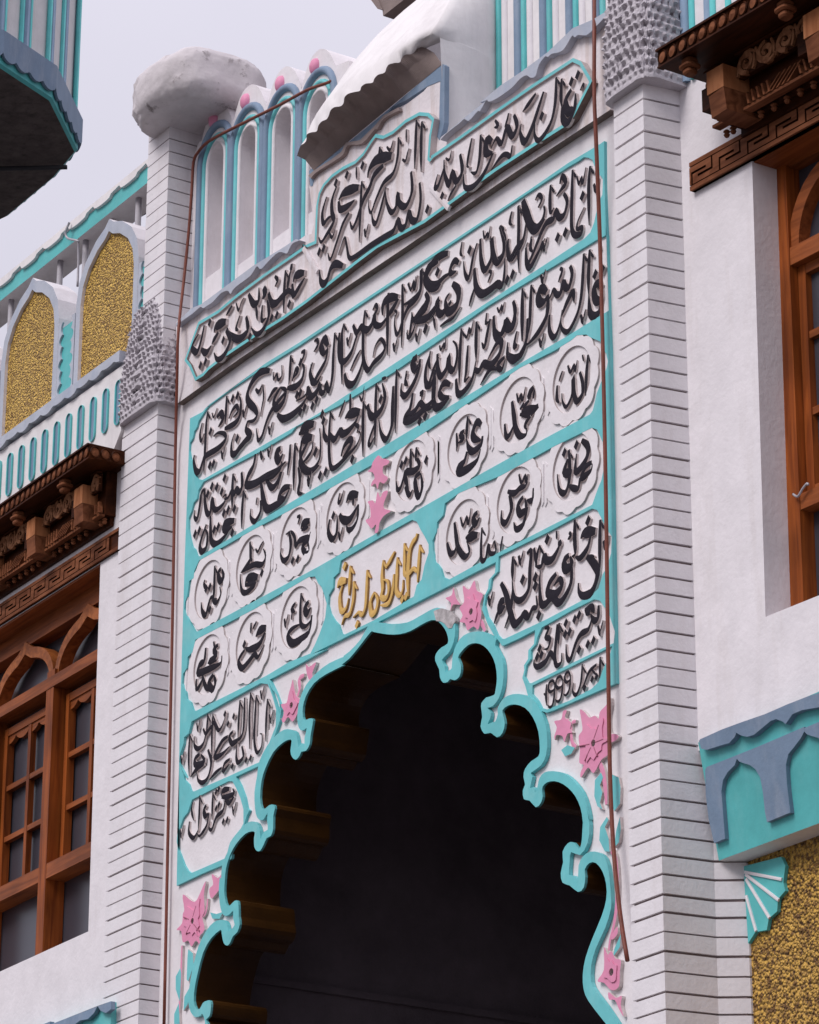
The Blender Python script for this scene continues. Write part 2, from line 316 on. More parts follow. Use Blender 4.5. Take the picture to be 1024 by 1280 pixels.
# soffit lining of the arch, 3 mm inside the wall's own thickness
cen = np.array([np.mean([a for a, b in op]), np.mean([b for a, b in op])])
so = MB(); n = len(op)
def inset(poly, d):
    o = []
    for i, p in enumerate(poly):
        a = np.array(poly[max(i-1, 0)]); b = np.array(poly[min(i+1, len(poly)-1)]); t = b-a; t = t/(np.linalg.norm(t) or 1); o.append((p[0]+t[1]*d, p[1]-t[0]*d))
    return o
oi = inset(op, .003)
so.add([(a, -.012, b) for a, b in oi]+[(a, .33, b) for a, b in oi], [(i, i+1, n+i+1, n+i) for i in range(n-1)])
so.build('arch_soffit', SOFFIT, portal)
tr = MB()
tr.prism([(a, -.024, b) for a, b in op+ot[::-1]], (0, .022, 0), 0, 0)
tr.build('arch_band', TEAL, portal)
pc = MB(); pc.prism(pl(CC('574,124 585,117 622,103 672,118 712,158 716,186 700,205 690,230 668,232 640,200 620,188 590,186'), -.0265), (0, .02, 0)); pc.build('bare_plaster_patch', mat('cracked_bare_plaster', (.50, .47, .47), var=.3, scale=25, bump=.8, bscale=25, dirt=(.12, .10, .10), dirt_amt=.8, dirt_scale=(30, 30, 10)), portal)
# turquoise frame with one hole for every inscription
Y_F = -.017
holes = {
 'row1': K4('210,470 160,550 150,590 130,620 120,670 100,700 95,760 105,820 125,860 130,920 155,960 190,966')+K4('1010,496')+K7('500,1000 770,822 820,770 850,690 857,655 890,520 915,470 920,350 905,320 886,310 884,280 850,236 835,190 800,172 765,170 720,203 640,248 300,470')+K4('880,10 560,210 330,362 240,428'),
 'row2': K8('195,240 160,300 150,360 125,390 110,450 90,500 90,580 100,640 115,700 135,720 150,765 170,770')+K8('1010,272')+L3('320,1015 640,830 865,690 900,670 966,628 958,300 950,22 860,68 600,228 0,592')+L1('700,140 300,385 0,530')+K8('820,-108 600,25 420,118'),
 'row3': MR('165,345 130,420 125,470 95,490 80,600 65,640 60,690 75,740 95,770 120,820 140,853 165,845')+MR('1010,390')+M7('60,1008 500,765 828,590 850,560 880,432 930,300 955,240 964,190 950,130 920,90 905,40 840,14 800,-12 730,-5 690,30 560,110 300,240')+MP('300,225 0,395')+MR('900,-60 560,120'),
 'row4a': MU('125,510 105,590 75,620 70,690 45,730 40,790 65,850 70,890 95,910 110,960 130,965 580,740 720,655 860,598 890,540 920,470 955,370 965,280 945,210 930,170 910,150 890,105 850,108 500,315'),
 'gold': GD('205,345 190,430 155,465 150,540 120,590 115,660 130,720 160,770 190,800 210,865 235,870 440,770 640,650 725,600 745,520 780,480 800,380 830,290 830,230 800,170 770,120 745,68 710,55 460,195'),
 'row4b': MS('75,462 65,530 30,570 25,630 3,680 6,740 20,800 50,840 65,890 100,905 340,773 700,588 932,470 968,370 985,330 998,270 1014,180 1005,130 982,80 960,32 930,22 700,135 400,300 160,400'),
 'verse': V_('190,372 185,480 140,530 130,600 100,650 90,720 110,800 150,860 180,930 210,960 235,958 540,815 850,650 900,600 930,500 960,450 990,350 994,230 960,180 920,100 890,42 850,32 540,200'),
 'third': W_('302,348 270,420 255,480 215,530 215,600 180,650 165,740 190,790 220,793 540,635 878,472 888,380 860,300 840,230 800,180 768,132 720,122 540,212'),
 'april': W_('228,812 226,880 270,930 300,990 345,1004 530,930 700,840 760,780 790,690 850,560 868,494 560,650'),
 'abbas': X1('190,522 165,620 130,650 125,700 95,790 90,850 112,920 150,975')+X2('105,42 140,110 150,180 190,220 210,280 237,288 570,142 780,44')+X1('765,835 800,720 862,560 866,430 838,330 800,225 740,217 460,370'),
 'first': X2('220,362 180,480 140,530 115,600 85,680 80,750 100,830 120,880 150,960 180,1010 212,1034 520,900 580,830 600,750 650,660 690,580 690,450 660,340 620,250 590,194 550,194')}
frame_px = (FULL('237.6,523') + K4('190,482 210,457 640,135 880,-12') + K7('0,652 330,432 640,217 900,62 930,40 932,380 945,735')
            + FULL('763,440 767.5,700 770.6,854') + W_('700,880 520,958 400,1010 340,1030 260,1000 205,925 190,885 172,820 147,752 163,690 160,650 193,600 195,530 240,480 250,368 120,436 0,490')
            + V_('215,1008 182,962 165,948 110,850 72,750 90,650 115,600 120,540 163,490 170,412 0,498') + GD('1024,500 750,640 490,773 432,806 420,800 0,1010')
            + MU('960,572 780,672 600,765 640,850 665,920 664,990') + X1('800,192 830,260 870,310 905,430 895,520 850,650 812,700 800,770 770,860 650,915 545,965')
            + X2('622,157 660,230 700,340 720,440 745,460 720,510 690,610 660,680 600,760 580,900 525,950 300,1045 80,1150') + FULL('225,900 231,700'))
fr = MB()
hol = {k: pl(v, Y_F) for k, v in holes.items()}
fr.prism(pl(frame_px, Y_F), (0, -Y_F, 0), 0, 0, holes=list(hol.values()))
fr.build('panel_frame', TEAL, portal)
def plate(name, key, y=-.005):
    o = MB(); px = holes[key]; c = np.mean(np.array(px), 0)
    pts = pl([(c[0]+(a-c[0])*1.006, c[1]+(b-c[1])*1.006) for a, b in px], y)
    tri = tessellate_polygon([[Vector(q) for q in pts]]); o.add(pts, tri); return o.build(name, PANEL, portal)
YL = -.005
def inscribe(key, jobs, W=.036, front=INK, side=SIDE, plate_name='inscription_panel'):
    p = plate(plate_name, key); mb = MB()
    for crop, text in jobs: letters(mb, crop, text, W, YL)
    mb.build('lettering', [front, side], p); return p
ROW1 = [(K4, '''a:225,480 215,560 208,700 203,800 197,925
1.2:130,790 125,830 140,900 165,905 190,835 210,795 300,740 350,680 345,640 300,630 265,655
.8:185,560 170,640 180,690 197,635
a:360,370 355,480 350,570; 1.3:290,520 318,490 332,535 300,588; 1.2:345,602 420,562 455,500 460,410 450,370; .8:375,530 400,470 430,440 440,480 405,520
d:402,388 437,366 245,622 435,672; .5:255,490 268,520 290,455
1.35:668,190 600,200 540,270 508,350 515,410 560,460 575,505 550,545 510,548; 1.2:510,545 497,605 530,650 500,680 450,740 420,780 395,775 395,700 415,635
.8:565,320 588,340 612,285; .6:618,290 622,380 607,460 600,515
v:485,485 332,780
a:815,80 810,200 800,290; .9:825,265 850,180 866,195 830,245; 1.2:790,312 850,302 895,250 910,170 895,140
.9:890,60 912,52 905,92 885,128; d:885,133
1.2:740,312 695,400 715,460 765,405 778,330 740,308; 1.1:775,345 680,470 640,560 612,650 585,685 575,640 570,600
1.3:720,500 760,532 830,500 890,440 935,370; 1.2:935,300 938,360 970,372 1010,320 1040,285
.6:690,200 695,250 715,212 727,255 752,222 750,150
1.0:650,405 690,335 722,310
d:885,482 915,452 970,440 1000,397 860,362 884,346 240,862 266,850
v:668,605
1.0:970,130 953,200 970,262 1000,275 1030,225''' ),
 (K5, '''a:275,545 265,700 258,850 235,960 212,905 203,960 178,972 163,912 148,972 112,992 85,935 70,982 40,1010 0,1030
1.5:228,640 203,590 177,640 200,692 228,650; 1.1:225,660 208,745 150,850 122,902 105,865 105,770
.8:130,605 150,595 155,632 125,680
a:340,480 325,560 325,720 325,910
1.1:308,545 303,620 310,720 340,752 390,690 420,600 430,560 405,490
a:490,385 480,480 476,600 480,740 510,812 550,760 610,700 632,640 602,590 562,642 545,722
1.1:405,490 430,545 460,505 485,520 512,522 540,480 555,425 562,485 602,492 645,440 690,395; 1.5:725,292 660,300 618,345 615,420; 1.3:728,300 690,370 640,440
.8:545,385 565,347 577,380 545,425
a:655,262 650,480 650,705
.75:385,815 420,735 458,665
1.25:345,835 362,902 402,912 440,850 470,760 475,690
v:372,600 702,640 862,570
a:755,200 757,400 748,650; 1.0:885,100 885,240 850,310 800,360 760,450 730,542 712,550 700,485 703,420
.6:800,190 815,240 830,200 842,242 850,145
1.3:1012,35 940,82 918,160 950,222 1000,232 1030,195; d:1005,115 922,512
1.3:920,262 940,322 900,372 850,440 830,452 822,400; 1.2:852,462 930,440 990,362 1024,310; .8:850,475 830,540 800,580 785,545
.6:985,445 990,525; .6:700,385 715,400 705,430''' ),
 (K6, '''1.5:342,662 270,692 220,752 186,832 210,890 262,882 312,832 362,802; 1.2:418,732 388,715 360,762 360,805 400,790
d:267,797 495,640
.6:55,880 78,920 95,862 107,912 122,820; a:155,772 150,880 130,950 80,1000 20,1030
.9:547,590 520,680 500,790 482,842 460,800 450,720
1.1:570,560 575,700 600,782 640,722 655,652 650,560 662,662 690,732 730,682 742,602 720,520 708,470; .6:710,470 742,492
.6:590,502 600,552 620,522 627,552 640,470; .7:440,582 430,660 445,682
1.25:528,770 540,900 580,952 640,922 690,882 722,892 740,822 745,700; .8:630,792 648,802 622,872; 1:530,905 505,985 490,1040
d:762,852 800,812
a:843,322 845,500 842,700 846,800
1.0:770,562 770,640 790,702 832,652 880,562 900,435; 1.5:870,290 900,402 940,482 990,472 1030,415
1.1:895,622 900,730 925,762 970,682 1030,555
.7:790,372 778,440 800,462; .7:937,560 930,630 947,652; d:1010,610''' ),
 (K7, '''a:815,240 805,400 808,712
a:675,270 670,500 668,720 692,790 742,782 750,732 712,742 718,680 768,568
d:755,480 556,812 618,772; .6:710,322 727,382 745,332 757,382 780,250
1.15:605,460 632,520 610,622 570,652 540,602 520,662 470,692 430,762 382,882 340,982 315,1010 302,900 315,850
a:500,390 495,500 500,612 527,572
.9:575,382 590,318 622,372 590,420 545,480
v:452,875 862,405
1.5:280,512 310,622 345,722 385,742 430,682 452,602 445,560; .8:400,572 430,502 402,470 375,512
a:240,560 245,700 240,900 238,1010
.8:190,602 175,680 187,712; 1.0:160,832 155,900 175,982 222,900 280,822 300,702
.7:345,802 335,900 350,922
1.2:95,722 130,832 120,942 70,1000 38,952 20,802''')]
ROW2 = [(K8, '''1.0:205,290 180,320 170,400 150,502 130,490 130,442
1.1:205,290 205,380 220,462 245,452 255,362 270,432 300,432 345,382 355,332 330,352
d:225,327 255,272 290,277 345,213 325,310 340,462 370,440 415,432 135,612 165,587 272,580 300,560 400,602
a:405,182 400,300 398,440
1.1:465,172 470,262 450,312 427,292 415,322 390,312 370,352 342,362
a:480,302 470,430 465,572
1.1:215,542 170,682 182,737 215,702 222,612 202,570
1.2:245,482 245,580 252,662 290,682 350,622 390,560; 1.5:415,515 345,540 350,580 400,560
1.3:565,42 550,122 510,202 502,262 560,252 640,202 720,152 780,95; 1.5:745,0 712,35 730,90 760,40; .8:752,95 745,140 690,202 640,222
v:662,25
a:600,20 610,85
1.0:811,-25 808,60 800,120 790,192; a:846,-35 838,150 835,300
1.4:605,252 620,362 645,432 700,412 770,362 810,280; 1.2:810,272 760,292 730,352 770,350
1.1:640,222 680,282 720,242 747,172 720,290
.9:600,372 600,450 560,522 530,492 530,432; .7:575,352 568,405
a:870,132 885,202 868,312 902,322; v:945,235
1.6:968,-75 905,-62 885,-25; 1.2:950,-70 920,-10 880,90 910,152 960,168 1020,120; d:990,30'''),
 (L1, '''1.7:128,512 55,530 25,580; 1.0:20,580 85,570 50,622 30,702 42,790 85,842 132,822 170,740 172,602 165,542
d:140,705 170,877 210,850 185,442 195,490 400,762
.8:120,642 110,702 70,762 40,792; v:95,900; .9:15,820 27,900 18,1010
1.0:195,522 200,592 225,622 240,562; a:245,422 236,560 235,720 250,822 290,812 350,752 430,662 457,582 440,562
1.1:320,742 340,672 380,622 395,650 330,752
1.2:240,582 270,622 310,562 330,582 370,562 420,502 450,432; 1.6:455,425 380,440 348,470
.9:385,300 385,390 372,442; .9:348,342 302,462; .8:415,512 442,532 430,575; .6:450,312 470,342 485,242
a:480,352 475,500 475,742
a:570,222 565,400 560,662; 1.2:510,372 520,432 547,462 602,412 632,322 612,222; .7:610,190 642,182; d:602,335
1.1:690,242 685,400 680,522 640,622 602,572 590,482; .9:570,482 520,622 525,662 557,602
a:715,122 710,300 705,575
1.5:862,40 828,65 842,122 872,100; 1.2:882,50 870,130 830,232 775,312 747,282 750,222; .7:790,152 778,202 797,242
1.3:830,292 810,402 772,472 795,490 850,462 920,402 962,392 985,322; 1.0:985,322 985,202 985,122; .8:880,312 900,282 890,342; d:880,490 920,455
1.0:950,22 925,100 920,202 950,242 980,182 1000,102 1012,20'''),
 (L2, '''.8:215,562 205,640 217,690; 1.0:275,602 240,682 202,802 182,802 175,722; 1.15:265,582 270,690 290,742 330,682 345,602 352,682 382,692 405,602 400,522 375,490
.6:280,522 290,552 310,512 317,542 325,470
1.5:122,592 92,642 110,692 142,642; 1.2:138,640 135,690 90,802 35,882 0,872; .7:45,702 35,792 52,802
1.2:358,802 312,790 280,852 302,892 350,882; 1.2:350,885 302,942 255,962 237,902 240,712; 1.1:240,902 180,962 142,932 100,990 30,1024; .8:140,862 162,852 150,902
a:435,402 425,600 420,802; 1.1:397,760 410,862 450,852 512,762 540,622; a:543,352 540,480 540,630; .9:482,522 470,702 460,772 492,742
1.3:530,692 560,702 592,652 642,662 702,592 722,502 690,502 622,622; .9:745,602 692,662 722,692 747,622; .8:690,690 640,692 570,802
.6:455,442 475,462 490,402 502,432 520,342
1.0:640,332 620,432 600,532 580,502; 1.2:665,312 672,432 702,472 740,382 750,342 762,402 800,392 818,332 802,212
.6:690,252 705,282 720,242 727,272 740,212; .7:615,292 610,362 632,350
a:870,122 870,300 870,492; 1.0:905,330 900,472 860,572 812,632 770,612 770,532; .9:825,432 810,532 832,530
1.5:372,82 415,135 402,232 342,282 322,202 352,150; 1.2:365,205 302,292 270,282 265,202 240,282 180,332 110,352 85,302
1.2:180,202 192,242 150,292 105,342; .9:85,302 70,432 55,462 50,412; d:180,410; .6:235,312 250,412; .6:285,385 330,352 380,322 430,245'''),
 (L3, '''1.35:908,442 878,410 848,452 860,542 902,542 912,452; 1.25:908,532 890,632 850,672 815,642 805,500; a:812,140 803,350 806,510
a:765,172 755,400 737,562 702,682 642,792 597,782 580,722 592,622; 1.2:590,662 640,542 678,480 688,565
1.0:492,662 490,782 522,842 557,792 590,662
d:915,302 857,340; v:758,685 438,365 425,875; .6:893,110 897,150
1.2:655,272 672,332 650,432 620,442 600,402 580,482 550,502 522,462 500,512 478,545
.9:575,290 592,312 560,402
1.6:470,482 430,452 402,502 412,562 450,552 478,500; 1.25:478,500 478,600 460,690 400,802 342,872 310,902
1.2:312,882 262,982 202,1012 157,982 155,882
a:275,452 270,650 270,872; a:345,422 338,600 332,745 320,830
1.2:200,552 217,642 182,762 142,712 130,782 90,822 50,762; .8:230,792 210,892 235,902'''),]
BASM = [(T2, '''a:770,50 765,200 758,362; a:805,60 800,200 800,382; .6:705,112 705,192
1.15:735,382 742,502 702,602 660,582 650,522 640,602 610,642 580,582 570,492; 1.0:575,482 540,622 510,712 490,692 485,642
.7:680,302 700,312 715,252 722,232
1.15:790,452 797,562 775,682 740,692 720,642 700,722 670,742 650,692 620,762 560,802 480,852 380,922 340,932 325,862 310,802 280,882 268,915
1.4:300,985 250,972 220,1005 200,1070 175,1100 155,1075 150,1010
d:840,622 425,342 325,402 255,452 148,895 177,872
a:655,162 650,282 620,392 560,452 510,562 480,642 465,612 465,562
1.7:612,282 520,302 470,362 458,420; 1.3:560,340 500,402 470,482 430,562 390,682 360,742 345,702
a:535,222 530,302; .6:580,222 602,242 620,182
a:420,442 413,600 403,832
1.7:402,482 310,512 272,562; 1.3:272,570 282,622 330,602 375,562
1.1:260,472 230,562 230,642 240,702 190,792 160,832 145,802; 1.0:195,542 168,642 175,712 202,682 232,662
1.0:340,642 300,712 260,832 220,942 203,902; .7:213,770 230,802 250,752
v:447,765
.7:385,352 387,430'''),
 (T3, '''1.4:820,230 788,290 800,352 837,332 842,252; 1.3:842,332 802,412 772,392 768,300; a:765,170 762,260 766,330; a:735,162 730,302 702,422 642,512 615,482 618,402
d:820,187 855,150; .6:868,235 885,200 890,225
1.3:665,242 640,322 600,442 560,522 535,472 540,422; .9:622,252 585,305 548,355; d:655,378
1.2:500,372 517,432 490,490 460,442 430,532 402,502 372,562
1.5:378,522 348,512 345,582 382,582; 1.1:385,582 330,702 270,772 225,772 220,702
.9:470,362 462,400 448,442; .8:395,402 412,432 390,442
a:315,482 310,602 290,692 260,690; .9:265,502 240,642 250,662
1.2:200,592 212,682 180,742 155,692 140,762 115,702 110,622; 1.0:115,652 80,762 60,772 75,702; .6:120,612 140,622 152,570
.8:490,542 480,602 460,592 430,602 370,682; .8:180,762 155,800 130,850; d:100,825'''),
 (T1, '''1.6:1026,262 955,285 935,340; 1.2:930,350 940,440 990,365 1030,300
1.6:925,190 918,250; 1.3:915,250 900,322 890,402; a:875,242 865,402 860,582
1.4:740,422 762,502 800,505 840,462 900,405 940,452
.9:790,290 812,322 790,372
1.7:700,380 712,425 690,470; 1.1:730,482 742,602 690,722 640,752 602,702
1.2:580,432 620,512 660,482 662,382; .9:640,522 650,642; .9:690,522 685,642 722,622
.6:480,502 500,562 520,502 542,460
1.4:560,612 572,722 500,792 430,752 408,700; .9:510,602 480,702 500,722
1.0:450,522 400,602; 1.8:400,652 320,690 305,740; 1.2:340,735 300,802 285,835; 1.2:400,722 432,802 382,922 330,955 303,902
1.2:225,682 200,802 170,892 140,882 130,842 180,750; 1.2:200,872 240,902 282,842
d:377,802 590,772 765,622 806,600 195,1002 235,972 270,662 905,512''')]
T_ = inscribe
p = T_('row1', ROW1); tag(p, 'topmost long row of black calligraphy under the cornice')
p = T_('row2', ROW2); tag(p, 'second long row of black calligraphy')
p = T_('gold', [(GD, '''1.3:745,152 735,185 710,222 688,300 678,480 682,600
a:655,222 655,352 657,440 690,432 720,402 747,422 757,362; a:765,232 755,380 747,500
a:605,322 600,450 597,560 622,592 642,552 645,482
1.1:580,442 570,562 545,642 512,662 485,662; a:505,342 495,450 500,542 490,602 522,612 542,562 535,492 502,482; 1.0:585,282 555,340 518,402
1.2:442,570 412,642 420,722 450,702 465,632 445,575
a:390,412 385,562 375,682 350,732 330,712 290,750; a:295,492 290,622 265,722 230,742 208,802; a:270,382 265,482 260,592
d:230,385 318,800 640,620 667,600; 1.6:240,487 195,497 178,540; 1.1:215,522 195,602 205,702 240,682 257,612''')], .030, GOLDP, GOLDS); tag(p, 'panel of raised gold lettering above the arch')
T_('verse', [(V_, '''a:910,112 908,300 908,482
1.6:878,192 800,207 772,245; 1.2:842,230 820,312 770,382 735,375; a:730,112 730,252 733,352 710,372
1.4:690,362 655,402 665,462 707,432 698,372; 1.2:708,432 702,562 650,672 610,702 570,662 520,712 490,702 480,582 485,472
.8:690,202 702,222 680,252; d:825,120 535,252 360,537 450,522 450,582 475,792
1.4:815,372 872,432 892,502 852,622 790,652 760,622 755,562; .6:820,370 870,372
1.4:600,492 550,562 540,632 592,642 637,582 622,532 580,582
1.2:622,282 610,322 570,392 530,402 510,372 490,442 450,442; a:480,292 462,360 450,440; .7:600,192 602,252; 1.4:620,260 628,300
.9:440,312 460,442; 1.1:390,352 420,332 412,452 402,602 350,682 300,662 285,542; a:290,372 287,450 287,545
v:345,390 128,680 950,285
1.3:205,562 242,642 270,762 300,852 342,822 370,782 400,802 430,742 462,732 455,652; 1.0:290,602 272,762 230,882
1.5:232,682 200,702 202,750 235,722; .9:200,722 180,780 155,850''')])
T_('third', [(W_, '''1.2:755,170 752,262 722,292 692,240; 1.7:690,225 650,225; 1.3:645,212 700,187 722,232
1.1:700,282 672,362 612,402 570,482 530,602 502,582 495,482; d:565,282 600,247 495,312 490,402 525,382 600,527 670,482 715,452 265,582 300,566 285,515
a:425,322 415,452 405,582 420,652 457,622 460,552; a:440,312 437,400 435,482
1.2:400,602 370,552 330,622 270,662 240,642 240,602; .9:325,352 357,352 332,422 367,442 350,512 320,522
v:768,360''')], .030)
T_('april', [(W_, '''a:768,582 767,660 765,752; 1.0:740,642 680,702 640,802 620,835; .7:700,682 742,732; d:705,762 740,742 645,832
a:625,642 615,782 580,882 550,862 555,792
.75:530,735 515,702 490,722 485,762 500,785 525,765 530,735; .85:530,735 528,800 515,860 492,890 476,878
.75:470,772 450,737 420,762 415,812 435,832 462,812 470,772; .85:470,772 465,850 450,920 427,940 411,920; .75:405,802 390,772 360,792 355,842 370,862 398,842 405,802; .85:405,802 400,900 385,970 362,985 348,963
.9:340,802 335,882 340,972; .6:318,875 335,895''')], .024)
T_('abbas', [(X1, '''a:575,352 565,502 558,652; 1.0:612,332 605,562 580,652 522,682 490,692; a:660,292 650,482 652,642 650,742
a:705,312 695,502 690,682 712,772 747,722 752,632 735,622; a:795,342 785,502 780,682
v:750,300 822,490 112,820 240,560
1.3:520,602 490,642 512,702 560,682; 1.3:480,642 430,682 370,802 422,792 492,722; a:358,462 350,650 350,810
1.1:280,582 302,622 330,582 350,562 370,532 402,592 430,562 462,470; d:455,462 525,482 480,542 515,882 625,832 660,815
1.1:302,622 280,702 240,742 210,712 210,642; a:318,462 312,560 305,640
a:175,622 165,782 168,962; 1.4:255,782 215,822 222,872 290,842 262,785; 1.2:290,862 230,902 180,965
1.1:318,750 345,842 322,962 280,1012 240,992 230,922; 1.1:495,822 450,862 440,922 492,862; .9:430,892 380,932 330,990
1.1:590,722 602,802 560,852 545,802 550,702''')], .026)
T_('first', [(X2, '''1.5:562,262 500,282 488,335; 1.3:490,340 552,332 602,302 590,262; 1.2:602,332 560,392 520,362; 1.1:520,372 500,462 440,522 400,632 375,622 380,562
a:410,292 405,422 400,545; 1.4:352,412 328,452 340,512 372,482; 1.1:372,490 350,602 290,692 268,672
a:290,322 285,482 275,645; 1.1:195,562 190,662 230,712 265,662 282,612; .9:225,382 215,462 235,552
d:440,292 465,267 440,442 465,407 505,562 540,547; v:600,450 122,660'''),], .026)
st = MB(); st.prism(pl(X2('100,832 85,700 110,610 140,535 180,485 220,366 550,198 588,200 620,255 658,340 688,450 688,570 662,592'), -.0052), (0, .004, 0)); 
# the row-3 and row-4 plates carry medallions
def scallop(c, R, n, amp, y, ph=0., sq=1.0):
    o = []
    for i in range(96):
        t = 2*math.pi*i/96; r = R*(1+amp*(abs(math.sin(n/2*t+ph))-.5)+.018*math.sin(5*t+ph*3))
        o.append((c[0]+r*math.cos(t)*sq, y, c[2]+r*math.sin(t)))
    return o
def ring(c, r, y, n=48, sq=1.0): return [(c[0]+r*sq*math.cos(2*math.pi*i/n), y, c[2]+r*math.sin(2*math.pi*i/n)) for i in range(n)]
row3 = plate('inscription_panel', 'row3'); tag(row3, 'white row of round name medallions')
r4a = plate('inscription_panel', 'row4a'); r4b = plate('inscription_panel', 'row4b')
MED = [
 (row3, M7, (705, 330), .172, '''a:812,140 800,302 796,452; 1.15:750,272 772,352 770,432 730,492 707,432 700,312 695,432 650,532 620,492 615,432; .9:580,372 578,470 597,502
.7:660,222 680,272 705,222 717,262 730,182; .8:620,262 592,342; .6:770,142 780,190'''),
 (row3, M7, (300, 560), .172, '''1.2:240,492 255,602 267,692 300,752 345,742 352,692; 1.0:185,662 195,752 222,742 260,652; 1.6:440,522 400,552 312,565; 1.0:300,590 370,592 420,562; .9:300,552 332,500; 1.1:380,602 340,662 347,702
1.6:405,382 372,432 375,480; 1.0:400,470 410,402; .9:370,482 320,542; .7:275,432 290,490 305,442 322,482 340,382'''),
 (row3, MP, (755, 210), .166, '''1.4:862,62 830,42 802,112 812,160 860,172; 1.2:870,142 860,202 802,252 770,222 757,162; a:765,2 760,80 757,165; 1.0:800,262 842,230; 1.5:760,252 740,322 697,372 712,400 770,372 832,312 857,232
.8:685,122 690,202 683,252; 1.0:742,102 710,132 735,162 698,190'''),
 (row3, MP, (380, 390), .166, '''a:360,232 360,382 372,402; a:400,222 395,322; 1.2:405,302 422,352 380,392 320,402 332,482 350,572; 1.3:430,402 392,442 402,542 420,572 442,502 432,405; 1.0:320,392 290,502 265,522 258,460; 1.1:320,502 350,562 372,522; d:295,347 325,317 470,312'''),
 (row3, MQ, (575, 395), .172, '''1.7:690,245 620,255 592,310; 1.1:650,275 648,332; 1.5:540,402 562,442 622,442 690,320; 1.3:692,322 682,442 640,522 602,520 600,472; 1.2:460,442 450,542 482,602 517,542 520,412; d:490,412; .8:540,232 530,302 547,292 572,210; v:545,565'''),
 (row3, MQ, (200, 590), .172, '''1.6:302,452 245,480 230,520; 1.0:235,525 292,502; .9:200,422 222,422 203,482; 1.2:310,542 290,612 295,692 260,702 245,652 292,592 220,612 190,652 180,582 150,542 110,562; 1.1:135,542 150,642 130,742 90,772 68,722 75,672; d:165,772 205,760'''),
 (row3, MR, (545, 380), .176, '''a:525,212 530,302 520,352 460,432; 1.1:470,422 502,402 560,372 612,372 637,312 620,262; .7:565,262 580,282 600,242 622,202; d:610,432; 1.6:582,462 510,470 490,515; 1.1:490,520 562,510 500,572 465,552 455,442; .8:525,302 542,352'''),
 (row3, MR, (245, 555), .176, '''a:275,382 270,562 265,622 290,642 317,582 310,532; 1.4:320,402 300,432 312,490 337,462 327,405; 1.1:260,602 240,622 210,732 185,702 178,642; .9:205,482 198,510 217,552; d:215,547 240,532 240,692; .9:268,622 292,622'''),
 (r4b, MS, (825, 250), .172, '''1.3:870,95 907,132 897,202 850,272 833,262 840,172; d:840,122 770,167; 1.4:790,202 770,272 802,290 812,262; a:795,150 800,210 800,302 790,362 770,402 740,382 728,292; 1.2:930,222 890,252 870,312 922,272 932,230; 1.0:860,312 850,372 820,372 790,352'''),
 (r4b, MS, (495, 445), .172, '''.7:505,292 520,342 540,302 550,342 557,290; 1.1:440,392 480,402 512,372 540,362 557,332; 1.2:450,412 462,490 430,572 405,562 403,502; 1.3:530,422 500,472 512,522 547,490 540,432; 1.1:590,372 585,442 550,442; 1.2:555,482 530,582 490,612 475,572'''),
 (r4b, MS, (195, 630), .172, '''.7:165,542 180,592 200,542 212,582 225,490; 1.4:265,512 240,542 252,582 277,542; .9:250,582 210,632; 1.6:265,645 195,662; 1.0:200,682 262,652; 1.2:130,572 140,652 152,722 190,772 217,742 205,692; 1.0:88,690 105,752 130,742 145,692'''),
 (r4a, MU, (780, 370), .176, '''a:800,212 795,332 800,412 832,422 872,372; 1.4:850,265 825,302 837,342 862,302; 1.5:870,352 850,462 790,512 740,532 715,482 742,440 790,412; 1.0:765,272 740,312 762,332; .8:742,332 738,382; v:702,395'''),
 (r4a, MU, (490, 530), .176, '''1.7:577,432 535,452 510,490; 1.3:570,462 530,542 470,572 440,562; d:437,540; 1.2:440,572 400,642 420,692 462,652 502,602 522,622 550,572 562,540; .9:515,392 490,442; .9:480,402 478,470'''),
 (r4a, MU, (215, 670), .176, '''1.4:190,562 180,642 150,672 142,722 200,702 282,662 292,612; 1.2:270,542 240,572 257,612 210,652 262,642; .8:240,522 247,562; 1.1:130,762 130,832 165,772 170,722; 1.4:240,732 210,782 232,832 252,790 242,735; 1.1:170,742 190,812 222,832''')]
for k, (par, crop, c, r, txt) in enumerate(MED):
    cp = at(*crop([c])[0], YL); o = MB()
    sq = .97
    o.prism(scallop(cp, r*1.34, 12, .07, YL-.011, k*.7, .98), (0, .011, 0), 0, 1, holes=[ring(cp, r, YL-.011, sq=sq)])
    # loose scroll lines in the plaster on either side of the medallion
    for sx_ in (-1, 1):
        x = cp[0]+sx_*r*1.52; o.prism([(x-.010, YL-.006, cp[2]-.12), (x+.008, YL-.006, cp[2]-.10), (x+.010, YL-.006, cp[2]+.10), (x-.008, YL-.006, cp[2]+.12)], (0, .006, 0))
    md = o.build('medallion', [PANEL, STAIN_SHADE], portal)  # side colour darkened to put shadow around the scalloped rim
    lm = MB(); letters(lm, crop, txt, .033, YL, .011)
    if k == 10: letters(lm, crop, '''a:290,602 285,702 288,790 312,780 327,702 337,752 370,742 362,682 345,722; .8:410,652 402,700 395,742''', .030, YL, .013)
    lm.build('lettering', [INK, SIDE], md)
